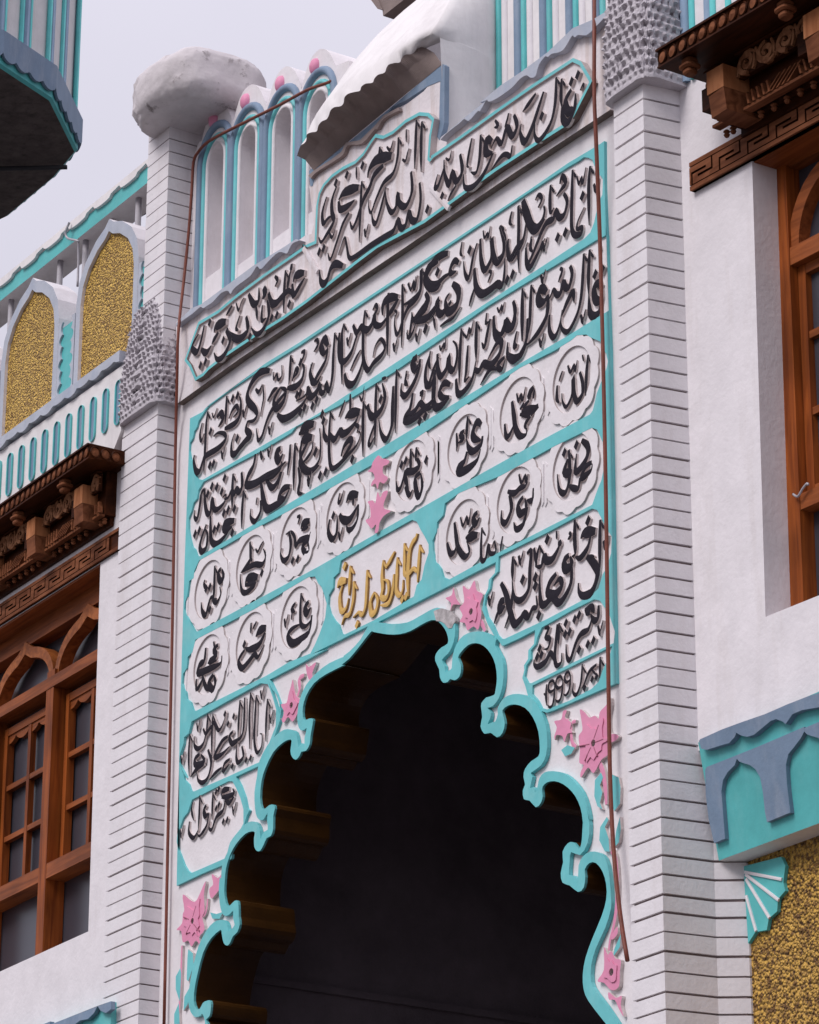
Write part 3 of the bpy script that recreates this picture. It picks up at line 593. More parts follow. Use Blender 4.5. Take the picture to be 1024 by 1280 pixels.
# ---- painted flowers in relief
VEIN = mat('pink_groove', (.40, .13, .20))
def flower(label, crop, petals, hole=None, leaves=(), stems=(), y=-.020, veins=()):
    o = MB()
    for i, q in enumerate(petals):
        h = []
        if hole and i == 0: c = at(*crop([hole])[0], y); h = [ring(c, .020, y, 14)]
        o.prism(spline(pl(crop(q), y-.001*i), 3, True), (0, -y-.001, 0), 0, 1, holes=h)
    fl = o.build('flower_relief', [PINK, SIDE], portal); tag(fl, label)
    if hole:
        q2 = spline(pl(crop(petals[0]), y-.006), 2, True); c = np.array(at(*crop([hole])[0], y-.006)); l2 = MB()
        l2.prism([tuple(c+(np.array(p_)-c)*np.array([.56, 1, .56])) for p_ in q2], (0, .0055, 0), 0, 1, holes=[ring(c, .018, y-.006, 14)]); l2.build('petals', [PINK, PINK], fl)
    for q in veins:
        a_, b_ = pl(crop(q), y); v_ = MB(); ribbon(v_, [(a_[0], a_[2]), (b_[0], b_[2])], .006, y-.0075, y+.001, 0, 0, taper=False); v_.build('petal_groove', VEIN, fl)
    if stems:
        s_ = MB()
        for q, wd in stems: ribbon(s_, [(a[0], a[2]) for a in pl(crop(q))], wd, y+.004, -.001, 0, 1, t0=.8, t1=.6)
        s_.build('stem', [PINK, SIDE], fl)
    for q in leaves:
        l_ = MB(); l_.prism(pl(crop(q), y+.003), (0, -y-.004, 0), 0, 1); l_.build('leaf', [TEAL, SIDE], fl)
flower('large pink flower beside the right edge of the arch', CE, ['480,235 520,260 555,300 600,285 630,310 640,255 690,200 722,140 727,200 712,280 720,420 760,430 790,450 765,485 730,500 705,530 700,600 650,640 590,745 545,700 490,780 485,740 510,680 475,660 480,560 470,450 500,400 490,310',
       '275,330 330,315 345,250 375,245 360,300 410,340 400,390 420,420 380,430 355,495 340,450 290,440 280,480 275,450 295,380'], (585, 505),
       ['330,560 380,520 405,530 440,540 410,590 360,610', '650,740 600,800 595,930 620,1010 660,1035 640,980 660,900 640,840 665,780', '735,755 790,780 805,860 800,990 755,1050 740,1000 735,850'],
       [('650,655 685,740 705,880 712,1000', .030), ('470,542 438,500 430,400 440,345 468,335', .022), ('380,350 412,320', .02)], veins=('600,470 638,360', '610,500 675,475', '565,515 480,530', '575,540 525,650', '600,540 625,610'))
flower('small pink flower low beside the arch foot', CF, ['320,870 340,910 360,890 380,930 410,940 405,1000 400,1080 360,1100 320,1060 285,1050 320,990', '345,1110 385,1140 415,1130 410,1180 425,1240 400,1200 378,1152 348,1150', '390,760 360,810 365,830 392,800'], (358, 1003),
       ['335,175 300,230 295,300 325,360 350,360 345,290 325,230 345,190', '405,175 385,250 375,340 400,310 410,240', '410,800 375,880 370,920 405,870'], [('375,358 395,400 405,520 402,640 388,750 368,830 360,890', .028)])
flower('large pink flower at the left foot of the panels', CA, ['95,195 150,235 185,230 240,110 230,200 235,300 220,340 235,420 200,470 215,535 180,490 150,530 130,490 95,500 85,430 55,420 90,380 95,320 105,290', '280,65 320,90 345,65 335,150 300,200 275,220 265,160 290,130'], (155, 365),
       ['270,310 310,320 355,305 330,350 285,350', '130,545 160,570 165,650 130,750 120,740 125,600', '80,665 50,720 50,800 75,880 80,820 85,700', '150,770 105,850 100,940 125,900 150,830', '70,890 40,960 40,1024 75,1024'],
       [('225,350 258,310 270,225', .022), ('105,525 102,600 95,800 80,1030', .022)], veins=('165,340 185,270', '150,390 120,450', '170,385 205,430', '140,355 105,340'))
flower('small pink flower between the left panels and the arch', CB, ['440,150 450,200 460,250 480,270 505,290 470,370 440,420 410,390 385,425 370,410 385,360 365,310 400,300 415,240 430,190', '525,50 545,70 590,40 565,110 570,150 545,150 530,110'], (430, 315), [], [('480,280 500,210 497,150 530,125', .03), ('375,400 352,460 335,530', .022)])
flower('small pink flower above the arch crown', CC, ['760,-40 800,-15 835,-75 850,-10 890,15 870,80 880,140 860,240 830,220 790,245 775,200 740,190 760,150 740,100 770,60', '650,40 690,20 700,-30 718,40 745,80 700,80 680,120 685,70'], (812, 125), [], [('868,160 900,205 920,255', .026)])
flower('two pink buds one above the other', MP, ['130,280 150,300 180,305 210,320 195,345 165,360 165,410 200,440 170,480 140,470 125,520 110,480 80,500 85,470 105,440 90,400 55,395 80,370 90,330', '125,540 145,580 165,540 200,535 170,620 175,660 220,675 170,710 140,760 130,820 105,830 115,770 85,800 65,780 40,740 75,720 70,640 55,610 90,600 110,620'], None, [], [], -.03)
# ---- frieze above the panels: slab, ledge, three framed plates
Y_S, Y_P = -.045, -.085
slab_low = FULL('221,505')+FULL('300,448 500,313.5 640,218 763,137')
slab_up = (FULL('766,28')+T4('960,55 800,162 660,225 480,395 280,545 0,760')+T3('90,500 80,470 100,260 95,180 40,190 0,240')
           +T2('640,0 560,40 520,105 500,110 420,200 330,210 300,270 230,320 130,385 100,420 85,480 100,600 115,720 100,780 60,790')+T1('985,0 930,25 870,80 640,210 390,395 200,525 0,660'))
sl = MB(); sl.prism(pl(slab_low+slab_up, Y_S), (0, .075, 0), 0, 0, back=True, down=1); sl.build('frieze', [FRIEZE, DRIP_SHADE], portal)
def ledge(up, low, y, th, m, nm='scalloped_ledge'):
    o = MB(); o.prism(pl(up+spline(low, 3), y), (0, th, 0), back=True); return o.build(nm, m, portal)
ledge(T1('0,668 120,548 200,515 390,375 620,205 870,52 960,-8')+[], T1('990,2 970,10 930,30 905,75 885,108 840,95 800,112 740,170 680,232 655,212 640,218 600,280 550,322 490,365 455,400 435,432 415,405 360,425 300,490 250,525 215,545 195,535 130,590 60,640 0,690'), -.085, .12, GREYB)
ledge(T3('95,500 210,400 350,290')+T4('0,728 150,605 280,520 480,372 660,200 800,140 980,30'), T4('962,62 900,110 840,172 800,215 755,250 700,248 672,265 655,255 600,345 560,372 510,382 482,405 465,400 420,460 395,540 360,552 330,535 283,562 230,620 150,680 90,715 60,722 45,712 0,790')+T3('300,350 250,405 225,395 195,420 120,480 92,512'), -.085, .12, GREYB)
ledge(T2('655,-30 560,22 500,92 410,180 320,195 290,255 225,305 120,370 80,405'), T2('95,425 130,386 232,322 302,272 332,212 422,202 502,112 522,107 562,42 660,-10'), -.07, .10, mat('brown_ledge_edge', (.30, .24, .23), var=.25), 'crown_edge')  # darker brown strip along the crown edge
plates = {'right': (T4('715,-0 0,0'),)}
def framed(name, px, bw, jobs=None):
    pts = pl(px, Y_P); c = np.mean(np.array(pts), 0)
    xz = [(q[0], q[2]) for q in pts]; inn = []
    m = len(xz); area = sum(xz[i][0]*xz[(i+1) % m][1]-xz[(i+1) % m][0]*xz[i][1] for i in range(m)); sg = 1 if area > 0 else -1
    for i in range(m):
        a, b, d = np.array(xz[i-1]), np.array(xz[i]), np.array(xz[(i+1) % m])
        t1 = (b-a)/np.linalg.norm(b-a); t2 = (d-b)/np.linalg.norm(d-b)
        n1 = np.array([-t1[1], t1[0]])*sg; n2 = np.array([-t2[1], t2[0]])*sg; nn = n1+n2; nn = nn/(nn@n1) if abs(nn@n1) > .3 else n1
        q = b+nn*bw; inn.append((q[0], Y_P, q[1]))
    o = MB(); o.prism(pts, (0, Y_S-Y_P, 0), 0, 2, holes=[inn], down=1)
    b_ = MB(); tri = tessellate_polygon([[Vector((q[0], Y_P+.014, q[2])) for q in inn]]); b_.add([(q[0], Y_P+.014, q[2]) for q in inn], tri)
    pn = b_.build(name, FRIEZE, portal); o.build('border', [TEAL, DRIP_SHADE, STAIN_SHADE], pn); return pn
pp = framed('inscription_panel', T1('180,655 340,560 480,440 700,275 1040,40')+T2('40,865 75,845 120,825 125,700 130,600 145,520 175,460 230,400 300,350 380,310 430,260 480,180 510,140 560,150 620,120 700,50 790,0 850,5 885,40 865,150 855,290 865,300')
            +T3('40,600 200,490 400,345 600,205 830,55 875,75 925,160 935,185 830,390 780,440 600,555 400,685 200,830 0,975')+T2('520,870 400,960')+T1('1040,505 850,640 640,770 400,930 260,1040')+FULL('254,470 244,476')+T1('110,1020 68,965'), .020)
tag(pp, 'stained frieze panel with the blessing in large black calligraphy')
mb = MB()
for cr, tx in BASM: letters(mb, cr, tx, .035, Y_P+.014, .016)
mb.build('lettering', [INK, SIDE], pp)
for a, b in (((866, 478), (990, 620)), ((60, 875), (150, 1024))):
    mb = MB(); q = pl(T2([a, b]), Y_P+.014); ribbon(mb, [(q[0][0], q[0][2]), (q[1][0], q[1][2])], .03, Y_P-.002, Y_P+.014, 0, 0, taper=False); mb.build('divider', FRIEZE, pp)
# ---- parapet with tall arched niches
YP = .05
par = MB()
def niche_open(x0, x1, z0, zs, y, n=10):
    c = (x0+x1)/2; r = (x1-x0)/2
    return [(x0, y, z0)]+[(c-r*math.cos(math.pi*i/n), y, zs+r*1.15*math.sin(math.pi*i/n)) for i in range(n+1)]+[(x1, y, z0)]
NX = [(-2.272, -2.075, 10.47, 11.22), (-1.872, -1.685, 10.40, 11.17), (-1.460, -1.262, 10.40, 11.10), (-1.055, -.86, 10.40, 11.03)]
top = [(-2.49, 9.9), (-2.49, 11.38), (-2.40, 11.46)]
for i, (a, b, z0, z1) in enumerate(NX):
    c = (a+b)/2; zt = z1+.24
    top += [(c-.20, zt-.01), (c-.14, zt+.10), (c-.07, zt+.155), (c+.02, zt+.155), (c+.11, zt+.09), (c+.19, zt-.035)]
top = top[:3]+spline(top[3:], 3)+[(-.62, 11.2), (-.62, 9.9)]
par.prism([(a, YP, b) for a, b in top], (0, .30, 0), holes=[niche_open(a, b, z0, z1, YP) for a, b, z0, z1 in NX])
par_o = par.build('parapet', WHITE, portal)
for a, b, z0, z1 in NX:
    q = MB(); q.add([(a-.02, YP+.16, z0-.1), (b+.02, YP+.16, z0-.1), (b+.02, YP+.16, z1+.2), (a-.02, YP+.16, z1+.2)], [(0, 1, 2, 3)])
    q.build('niche_back', WHITE2, par_o)
    bs = MB(); c = at(0, 0, 0); cx = (a+b)/2-.03; cz = z1+.30
    rows = [[(cx+-.01+.042*math.cos(t)*math.cos(f), YP-.036*math.sin(f)-.001, cz+.058*math.sin(t)*math.cos(f)) for t in [2*math.pi*k/12 for k in range(12)]] for f in [math.pi/2*j/4 for j in range(5)]]
    bs.loft(rows); bs.build('boss', PINK, par_o, True)
def mould(x0, x1, z0, zs, wd, y, th, m, nm, both=True):
    o = MB(); q = niche_open(x0, x1, z0, zs, y, 14); xz = [(a[0], a[2]) for a in q]
    for seg in range(1):
        rows = []
        for i, p in enumerate(xz):
            a = np.array(xz[max(i-1, 0)]); b = np.array(xz[min(i+1, len(xz)-1)]); t = (b-a)/np.linalg.norm(b-a); nn = np.array([-t[1], t[0]])
            row = []
            for k in range(7):
                f = math.pi*k/6; row.append((p[0]+nn[0]*wd/2*math.cos(f), y-th*math.sin(f), p[1]+nn[1]*wd/2*math.cos(f)))
            rows.append(row)
        o.loft(rows, 0, False)
    return o.build(nm, m, par_o, True)
for i, (a, b, z0, z1) in enumerate(NX):
    mould(a-.048, b+.048, 9.95, z1+.008, .034, YP, .018, TEAL, 'arch_moulding')
    mould(a-.092, b+.092, 9.95, z1+.028, .050, YP-.002, .028, BLUE, 'arch_moulding')
    mould(a-.012, b+.012, 9.98, z1, .026, YP, .012, WHITE, 'arch_moulding')
# right stretch of the parapet, farther back
YQ = .35
pr = MB(); RX_ = [(.50, .66), (.70+.13, 1.12-.0), (1.06+.19, 1.36), (1.49, 1.61), (1.74, 1.86), (1.98, 2.1)]
pr.box(.30, 2.20, YQ, YQ+.3, 9.9, 11.62); pro = pr.build('parapet', WHITE2, portal)
for i in range(8):
    x = .485+i*.245
    for dx, wd, m, th in ((-.052, .062, BLUE, .03), (.0, .04, TEALD, .02), (.055, .05, WHITE, .016)):
        o = MB(); rows = [[(x+dx+wd/2*math.cos(math.pi*k/6), YQ-th*math.sin(math.pi*k/6)-.001, z) for k in range(7)] for z in (9.9, 11.6)]
        o.loft(rows, 0, False); o.build('upright_moulding', m, pro, True)
# ---- bell-shaped hood over the crown
hd = MB()
lipo = spline(HD('5,712 12,690 22,665 38,655 48,640 50,615 70,605 95,600 102,575 118,555 140,545 150,528 158,505 175,490 205,485 218,470 222,445 240,428 270,420 292,415 300,395 320,382 350,378 358,360 375,342 405,332 414,310 425,295 450,288 475,285 484,265 500,250 525,248 542,238 555,222 575,216 595,220'), 3)
nL = len(lipo); prof = []
lip = []
for i, (a, b) in enumerate(lipo):
    t = i/(nL-1); y = -.10-.17*math.sin(math.pi*t)**.8*(1-.25*t)+.03*t
    lip.append(tuple(at(a, b, y)))
inner = [tuple(at(392+(553-392)*i/(nL-1), 213+(80-213)*i/(nL-1), -.05)) for i in range(nL)]
def hrow(z, y, xl, xr, fl):
    r = [(xl+.06, y+.60, z), (xl+.01, y+.30, z), (xl-.008, y+.12, z)]
    for i in range(nL):
        t = i/(nL-1); q = -1+2*t
        r.append((xl+(xr-xl)*t, y+.10*max(0, -q)**4-(fl*6.5+.03)*(1-q*q)-fl*.45*abs(math.sin(t*math.pi*10.5)), z))
    return r
def hside(z, y, xr): return [(xr, y, z), (min(.522, xr+.012), y+.045, z), (min(.532, xr*.7+.165), y*.7+.12, z), (min(.515, xr*.4+.31), y*.4+.23, z), (.455, max(.37, y+.2), z)]
rows = [[(lip[0][0]+.08, .5, 10.66), (lip[0][0]+.02, .2, 10.66), (lip[0][0]-.008, lip[0][1]+.06, lip[0][2])]+lip+hside(lip[-1][2], lip[-1][1], .53)[1:]]; srows = [hside(9.9, -.03, .505), hside(10.3, -.03, .505), hside(lip[-1][2], lip[-1][1], .53)]
for z, y, xl, xr, fl in ((10.78, -.115, -.925, .530, .010), (10.86, -.075, -.915, .520, .009), (10.95, -.025, -.91, .505, .008), (11.05, .03, -.905, .475, .007), (11.15, .085, -.90, .435, .006), (11.25, .145, -.90, .39, .004), (11.36, .22, -.90, .33, .003), (11.5, .33, -.88, .26, .002), (11.7, .50, -.84, .18, 0), (11.95, .72, -.74, .08, 0)):
    rows.append(hrow(z, y, xl, xr, fl)+hside(z, y, xr)[1:])
hd.loft(rows, 0, False); hd.loft(srows, 0, False)
hood = hd.build('bell_hood', WHITE2, portal, True)
hs = MB(); mid = []
for i in range(nL):
    a_ = np.array(lip[i]); b_ = np.array(inner[i]); mid.append(tuple((a_+b_)/2+np.array([0, 0, .02])))
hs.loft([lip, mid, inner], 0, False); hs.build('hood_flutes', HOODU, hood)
cs = MB(); cs.prism(pl(HD('60,780 200,683 420,503 668,292 680,300 678,560 672,590 655,640 645,625 655,540 660,370 600,395 500,460 440,490 380,580 350,590 300,640 240,665 200,720 90,790 75,850 65,850'), -.048), (0, .03, 0))
cs.build('crown_side', BLUE, portal)
fn = MB(); yb_ = .9
fn.prism(pl(FULL('440,-40 462,-6 478,11 479,20 512,-6 570,-55 540,-90'), yb_), (0, .5, 0), back=True); fn.prism(pl(FULL('436,-42 458,-8 472,11 478,12 470,-8 448,-42'), yb_-.01), (0, .2, 0), back=True)
a_, b_ = at(520, 0, 1.05), at(575, -40, 1.05); fn.box(a_[0], b_[0], 1.05, 1.3, 9.4, b_[2]+.1)
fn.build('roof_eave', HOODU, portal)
# ---- dark passage behind the arch
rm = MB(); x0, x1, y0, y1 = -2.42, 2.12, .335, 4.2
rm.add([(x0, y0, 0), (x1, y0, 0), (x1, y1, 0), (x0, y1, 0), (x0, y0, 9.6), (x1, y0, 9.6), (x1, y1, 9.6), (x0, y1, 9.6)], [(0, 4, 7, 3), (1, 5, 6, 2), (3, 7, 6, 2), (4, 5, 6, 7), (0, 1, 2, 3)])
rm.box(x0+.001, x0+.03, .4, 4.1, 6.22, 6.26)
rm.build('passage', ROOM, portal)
# ================================================================== BRICK PILLARS
def pillar(name, foot, grooves, ztop, zbot, label, grow=0.0):
    th = thing(name, (foot[0][0], foot[0][1], 0), label, 'pillar', 'brick pillars beside the portal')
    o = MB(); c = np.mean(np.array(foot), 0); gs = sorted(grooves); g0 = .0062
    def fp(k, z): return [(c[0]+(x-c[0])-math.copysign(k, x-c[0]), c[1]+(y-c[1])-math.copysign(k, y-c[1]), z) for x, y in foot]
    prev = zbot
    for gz in gs+[ztop]:
        g0 = random.uniform(.0042, .0072)
        hi = gz-g0 if gz < ztop else ztop
        j = random.uniform(-.0015, .0015)
        o.loft([fp(j, prev), fp(j, hi)], 0, True, True)
        if gz < ztop:
            prev = gz+g0; o.loft([fp(.014, hi-.001), fp(.014, prev+.001)], 1)
    o.build('shaft', [BRICK, GROOVE], th); return th
def zz(x_at, ys, y=-.13): return [at(x_at(v), v, y)[2] for v in ys]
ys = [100.3, 120.9, 141.3, 161.6, 182.3, 203, 223.8, 244, 264.4]; ys += [264.4+(719.5-264.4)*i/21 for i in range(1, 22)]
ys += [740.6, 763.6, 788.3, 811.1, 832.8, 856.3, 879.2]; ys += [879.2+(1021.9-879.2)*i/6 for i in range(1, 7)]; ys += [1044.9, 1069.6, 1093.3, 1118.8, 1140.7, 1165, 1189.6, 1215, 1240.6, 1262.5, 1287]
gr = zz(lambda v: 806+.019*(v-96), ys); gr += [gr[-1]-.1*i for i in range(1, 48) if gr[-1]-.1*i > .1]
pR = pillar('brick_pillar', [(2.19, -.13), (2.436, -.13), (2.475, .13), (2.556, .25), (2.556, .5), (2.19, .5)], gr, 9.78, 0, 'white grooved brick pillar between the arch and the right wooden window')
pR['label'] = 'white grooved brick pillar next to the wall with the single orange window'
ys = [518.1, 536, 552.2, 569.4, 587.2]; ys += [587.2+(1092.5-587.2)*i/28 for i in range(1, 29)]; ys += [1111.3, 1130.3, 1148.8, 1169, 1188.3, 1208, 1228, 1246.9, 1265.5, 1285]
gl = zz(lambda v: 197-.0275*(v-518), ys); gl += [gl[-1]-.1*i for i in range(1, 62) if gl[-1]-.1*i > .1]
pL = pillar('brick_pillar', [(-2.95, -.13), (-2.497, -.13), (-2.497, .25), (-2.95, .25)], gl, 9.78, 0, 'white grooved brick pillar topped by a lumpy grey plaster cap')
ysu = [140.7+15.85*i for i in range(18)]; gu = [at(213.7-.04*(v-137), v, -.13)[2] for v in ysu]
o = MB(); foot = [(-2.735, -.13), (-2.46, -.13), (-2.46, .14), (-2.735, .14)]
prev = 10.0
for gz in sorted(gu)+[11.86]:
    def fp(k, z): return [(x-math.copysign(k, x+2.6), y-math.copysign(k, y), z) for x, y in foot]
    if gz-.004 <= prev: continue
    o.loft([fp(0, prev), fp(0, gz-.004)], 0, True, True); o.loft([fp(.010, gz-.005), fp(.010, gz+.005)], 1); prev = gz+.004
o.build('upper_shaft', [BRICK, GROOVE], pL)
def collar(par, x0, x1, y0, y1, zb, zt, topk):
    """bell-shaped collar of scaly stucco: each scale is a small raised lip with a pit beneath it"""
    rows = []; nR, nS = 130, 300
    c = np.array([(x0+x1)/2, (y0+y1)/2]); hx, hy = (x1-x0)/2, (y1-y0)/2
    fine = []; e = .30
    for j in range(4000):
        f = 2*math.pi*j/4000; cs, sn = math.cos(f), math.sin(f)
        fine.append((hx*math.copysign(abs(cs)**e, cs), hy*math.copysign(abs(sn)**e, sn)))
    cum = [0.0]
    for j in range(4000): cum.append(cum[-1]+math.dist(fine[j], fine[(j+1) % 4000]))
    per = []; k_ = 0
    for j in range(nS):
        while cum[k_+1] < cum[-1]*j/nS: k_ += 1
        p_ = fine[k_]; q_ = fine[(k_+3) % 4000]; r_ = fine[k_-3]; tx, ty = q_[0]-r_[0], q_[1]-r_[1]; tl = math.hypot(tx, ty) or 1
        per.append((p_[0]/hx, p_[1]/hy, ty/tl, -tx/tl))
    for i in range(nR+1):
        t = i/nR; z = zb+(zt-zb)*t; k = 1-(1-topk)*max(0, (t-.30)/.70)**1.5
        r = []
        for j in range(nS):
            ux, uy, cs, sn = per[j]
            row = t*17; ri = math.floor(row); uu = j/nS*32+(.5 if ri % 2 else 0)+.4*noise.noise(Vector((ri*1.7, 3.1, cs+sn))); ui = math.floor(uu); u = uu-ui; v = row-ri
            h1, h2, h3 = (noise.noise(Vector((ui*3.7+.3, ri*5.1+.7, q_))) for q_ in (1.5, 7.5, 13.5))
            cu, cv = .5+.22*h1, .42+.22*h2; dp = .8+.5*h3
            d = -.036*dp*math.exp(-((u-cu)/(.20+.06*h2))**2-((v-cv-.25*(u-cu)**2)/.19)**2)+.020*dp*math.exp(-((u-cu)/.30)**2-((v-cv-.34)/.16)**2)
            d += .012*noise.noise(Vector((cs*9, sn*9, z*12)))+.008*noise.noise(Vector((cs*26, sn*26, z*50)))
            d *= min(1, t*12)
            r.append((c[0]+hx*k*ux+cs*d, c[1]+hy*k*uy+sn*d, z+.01*noise.noise(Vector((cs*6, sn*6, 1)))))
        rows.append(r)
    o = MB(); o.loft(rows, 0, True); n0 = len(o.v)
    o.add([q for q in rows[0]], [tuple(range(nS))]); o.add([q for q in rows[-1]], [tuple(range(nS))])
    o.build('scaly_collar', SCALE_, par)
collar(pL, -2.945, -2.445, -.178, .12, 9.69, 10.42, .66)
collar(pR, 2.15, 2.525, -.178, .20, 9.60, 10.5, .66)
bm = bmesh.new(); bmesh.ops.create_icosphere(bm, subdivisions=5, radius=1)
o = MB(); c = at(249, 124, .0); vs = []
for v in bm.verts:
    n_ = v.co.normalized(); k = 1+.07*noise.noise(n_*1.6+Vector((3, 1, 5)))+(.030*noise.noise(n_*4)+.026*noise.noise(n_*10))*(1.5 if n_.x < -.2 else .5)
    p_ = .55; cc_ = Vector([math.copysign(abs(q)**.72, q) for q in n_])
    vs.append((c[0]+cc_.x*.395*k, c[1]+cc_.y*.38*k, c[2]+.0+max(-.17, min(.18, cc_.z*.235*k)+.012*noise.noise(n_*5))))
o.add(vs, [tuple(l.vert.index for l in f.loops) for f in bm.faces]); bm.free(); o.build('plaster_cap', STONE, pL, True)
# ================================================================== carved timber cornice, shared by both wings
def cornice(par, x0, x1, yw, z0, d, sgn, end, beams, sc_=1.0, kx=0.0, pitch=.66):
    """x0..x1 along the wall, yw wall plane, z0 underside of the overhang, d projection; end = which end shows a return"""
    Y = lambda x, dd: yw+kx*(x-x0)-dd
    def slab(mb, a, b, d0, d1, za, zb, mi=0):
        mb.hexa([(a, Y(a, d1), za), (b, Y(b, d1), za), (b, Y(b, d0), za), (a, Y(a, d0), za)], [(a, Y(a, d1), zb), (b, Y(b, d1), zb), (b, Y(b, d0), zb), (a, Y(a, d0), zb)], mi)
    cn = MB(); h = .078*sc_
    slab(cn, x0, x1, -.05, d, z0, z0+h)
    slab(cn, x0-.0, x1+.0, -.05, d+.015, z0+h, z0+h+.012); slab(cn, x0, x1, d-.03, d+.006, z0-.008, z0+.001)
    root = cn.build('carved_cornice', WOOD_C, par)
    ds = MB(); r = h*.43; nx = int((x1-x0)/(r*2.12)); st_ = (x1-x0)/nx
    def disc(cx, cy, ux, uy, cz):
        # turned disc standing in a rim; u along the fascia
        nx_, ny_ = uy, -ux
        for rr0, rr1, e0, e1, mi in ((r*1.04, r*.90, .004, .010, 1), (r*.90, r*.80, .010, .003, 1), (r*.80, 0.001, .003, .011, 0)):
            rows = [[(cx+ux*rr*math.cos(t)+nx_*e, cy+uy*rr*math.cos(t)+ny_*e, cz+rr*1.08*math.sin(t)) for t in [2*math.pi*k/16 for k in range(16)]] for rr, e in ((rr0, e0), (rr1, e1))]
            ds.loft(rows, mi)
    for i in range(nx):
        x = x0+st_*(i+.5); disc(x, Y(x, d), 1, 0, z0+h/2)
    xe = x1 if end > 0 else x0; m = int(d/(r*2.12))
    if end > 0:
        for i in range(m): disc(xe, Y(xe, d-r*1.1-i*r*2.12), 0, 1, z0+h/2)
    ds.build('disc_moulding', [WOOD_F, WOOD_C], root)
    a0, a1 = x0+.02, x1-.02
    # back board, beams, scroll boards, lattice and small turned drops
    bb = MB(); e0, e1 = (.14 if end < 0 else .0), (.14 if end > 0 else 0.)
    slab(bb, x0+e0, x1-e1, -.06, d*.27, z0-.285*sc_, z0-.002); slab(bb, x0+e0+.02, x1-e1-.02, -.06, d*.10, z0-.34*sc_, z0-.285*sc_-.001)
    bb.build('back_board', WOOD_C, root)
    for bx in beams:
        w_ = .058*sc_
        q = MB(); slab(q, bx-w_, bx+w_, .02, d*.67, z0-.195*sc_, z0-.075*sc_, 0)
        q.hexa([(bx-w_, Y(bx, d*.62), z0-.31*sc_), (bx+w_, Y(bx, d*.62), z0-.31*sc_), (bx+w_, Y(bx, .02), z0-.31*sc_), (bx-w_, Y(bx, .02), z0-.31*sc_)],
               [(bx-w_, Y(bx, d*.66), z0-.1965*sc_), (bx+w_, Y(bx, d*.66), z0-.1965*sc_), (bx+w_, Y(bx, .02), z0-.1965*sc_), (bx-w_, Y(bx, .02), z0-.1965*sc_)], 1)
        q.build('beam_end', [WOOD_L, WOOD_F], root)
        kb = MB(); kx_ = bx-.10*sc_*1
        for (dz, rr, hh) in ((-.016, .034, .03), (-.045, .045, .026), (-.072, .030, .03)):
            yy = Y(kx_, d*.83); kb.loft([[(kx_+rr*s*math.copysign(abs(math.cos(t))**.6, math.cos(t)), yy+rr*s*math.copysign(abs(math.sin(t))**.6, math.sin(t)), z0+(dz+e*hh)*sc_) for t in [2*math.pi*k/16 for k in range(16)]] for s, e in ((.8, -.5), (1, -.2), (1, .2), (.8, .5))], 0, True, True)
        kb.build('corbel_knob', WOOD_F, root, False)
        sb = MB(); slab(sb, bx-w_-.115*sc_, bx-w_-.012, d*.15, d*.50, z0-.215*sc_, z0-.10*sc_); 
        sb.build('scroll_bracket', WOOD_C, root)
    bs = sorted(beams); spans = list(zip(bs, bs[1:]))
    gap = .058*sc_+.006
    if end > 0: spans = [(bs[0]-pitch, bs[0])]+spans+[(bs[-1], min(x1, bs[-1]+.22))]
    else: spans = [(max(x0, bs[0]-.22), bs[0])]+spans+[(bs[-1], bs[-1]+pitch)]
    for a, b in spans:
        a += gap; b -= gap; L = b-a
        if L < .04: continue
        sp = MB(); zt, zb = z0-.02*sc_, z0-.14*sc_
        yb = d*.48
        # scrollwork: running curls cut from ribbon
        nC = max(1, round(L/(.135*sc_))); wd = L/nC
        for i in range(nC):
            cx = a+wd*(i+.5); cz = (zt+zb)/2; fl = 1 if i % 2 else -1; R0 = wd*.43
            pts = [(cx+R0*(1-.82*k/15)*math.cos(fl*(k*.62)+math.pi*(.5 if fl > 0 else 1.5)), cz+.9*min(R0, .058*sc_)*(1-.82*k/15)*math.sin(fl*(k*.62)+math.pi*(.5 if fl > 0 else 1.5))) for k in range(16)]
            def rib(pts, W): 
                t_ = MB(); ribbon(t_, pts, W, 0, .022, 0, 0, t0=.7, t1=.5, n=2)
                sp.add([(x, Y(x, yb)+yy, z) for x, yy, z in t_.v], t_.f)
            rib(pts, .028*sc_)
            rib([(cx-wd*.5, cz+fl*.05*sc_), (cx-wd*.2, cz-fl*.035*sc_), (cx+wd*.15, cz-fl*.055*sc_), (cx+wd*.5, cz-fl*.03*sc_)], .018*sc_)
            rib([(cx+wd*.3, cz+fl*.05*sc_), (cx+wd*.42, cz+fl*.01*sc_), (cx+wd*.40, cz-fl*.03*sc_)], .018*sc_)
        slab(sp, a, b, d*.36, d*.44, zb+.004, zt-.004, 1); slab(sp, a, b, d*.36, d*.50, zt, zt+.012*sc_, 1)
        sp.build('scroll_panel', [WOOD_S, WOOD_C], root)
        ft = MB(); nf = max(1, int(L/(.075*sc_)))
        for i in range(nf):
            x = a+L*(i+.5)/nf; zt2 = z0-.004
            for (u0, u1, v0, v1) in ((-.030, .018, -.012, -.004), (.012, .020, -.026, -.008), (-.030, -.022, -.026, -.008), (-.012, .0, -.024, -.017)):
                slab(ft, x+u0*sc_, x+u1*sc_, d*.30, d*.36, zt2+v0*sc_*1.3, zt2+v1*sc_*1.3)
        ft.build('fret_strip', WOOD_F, root)
        lt = MB(); nl = max(2, int(L/(.034*sc_))); zl0, zl1 = z0-.28*sc_, z0-.185*sc_
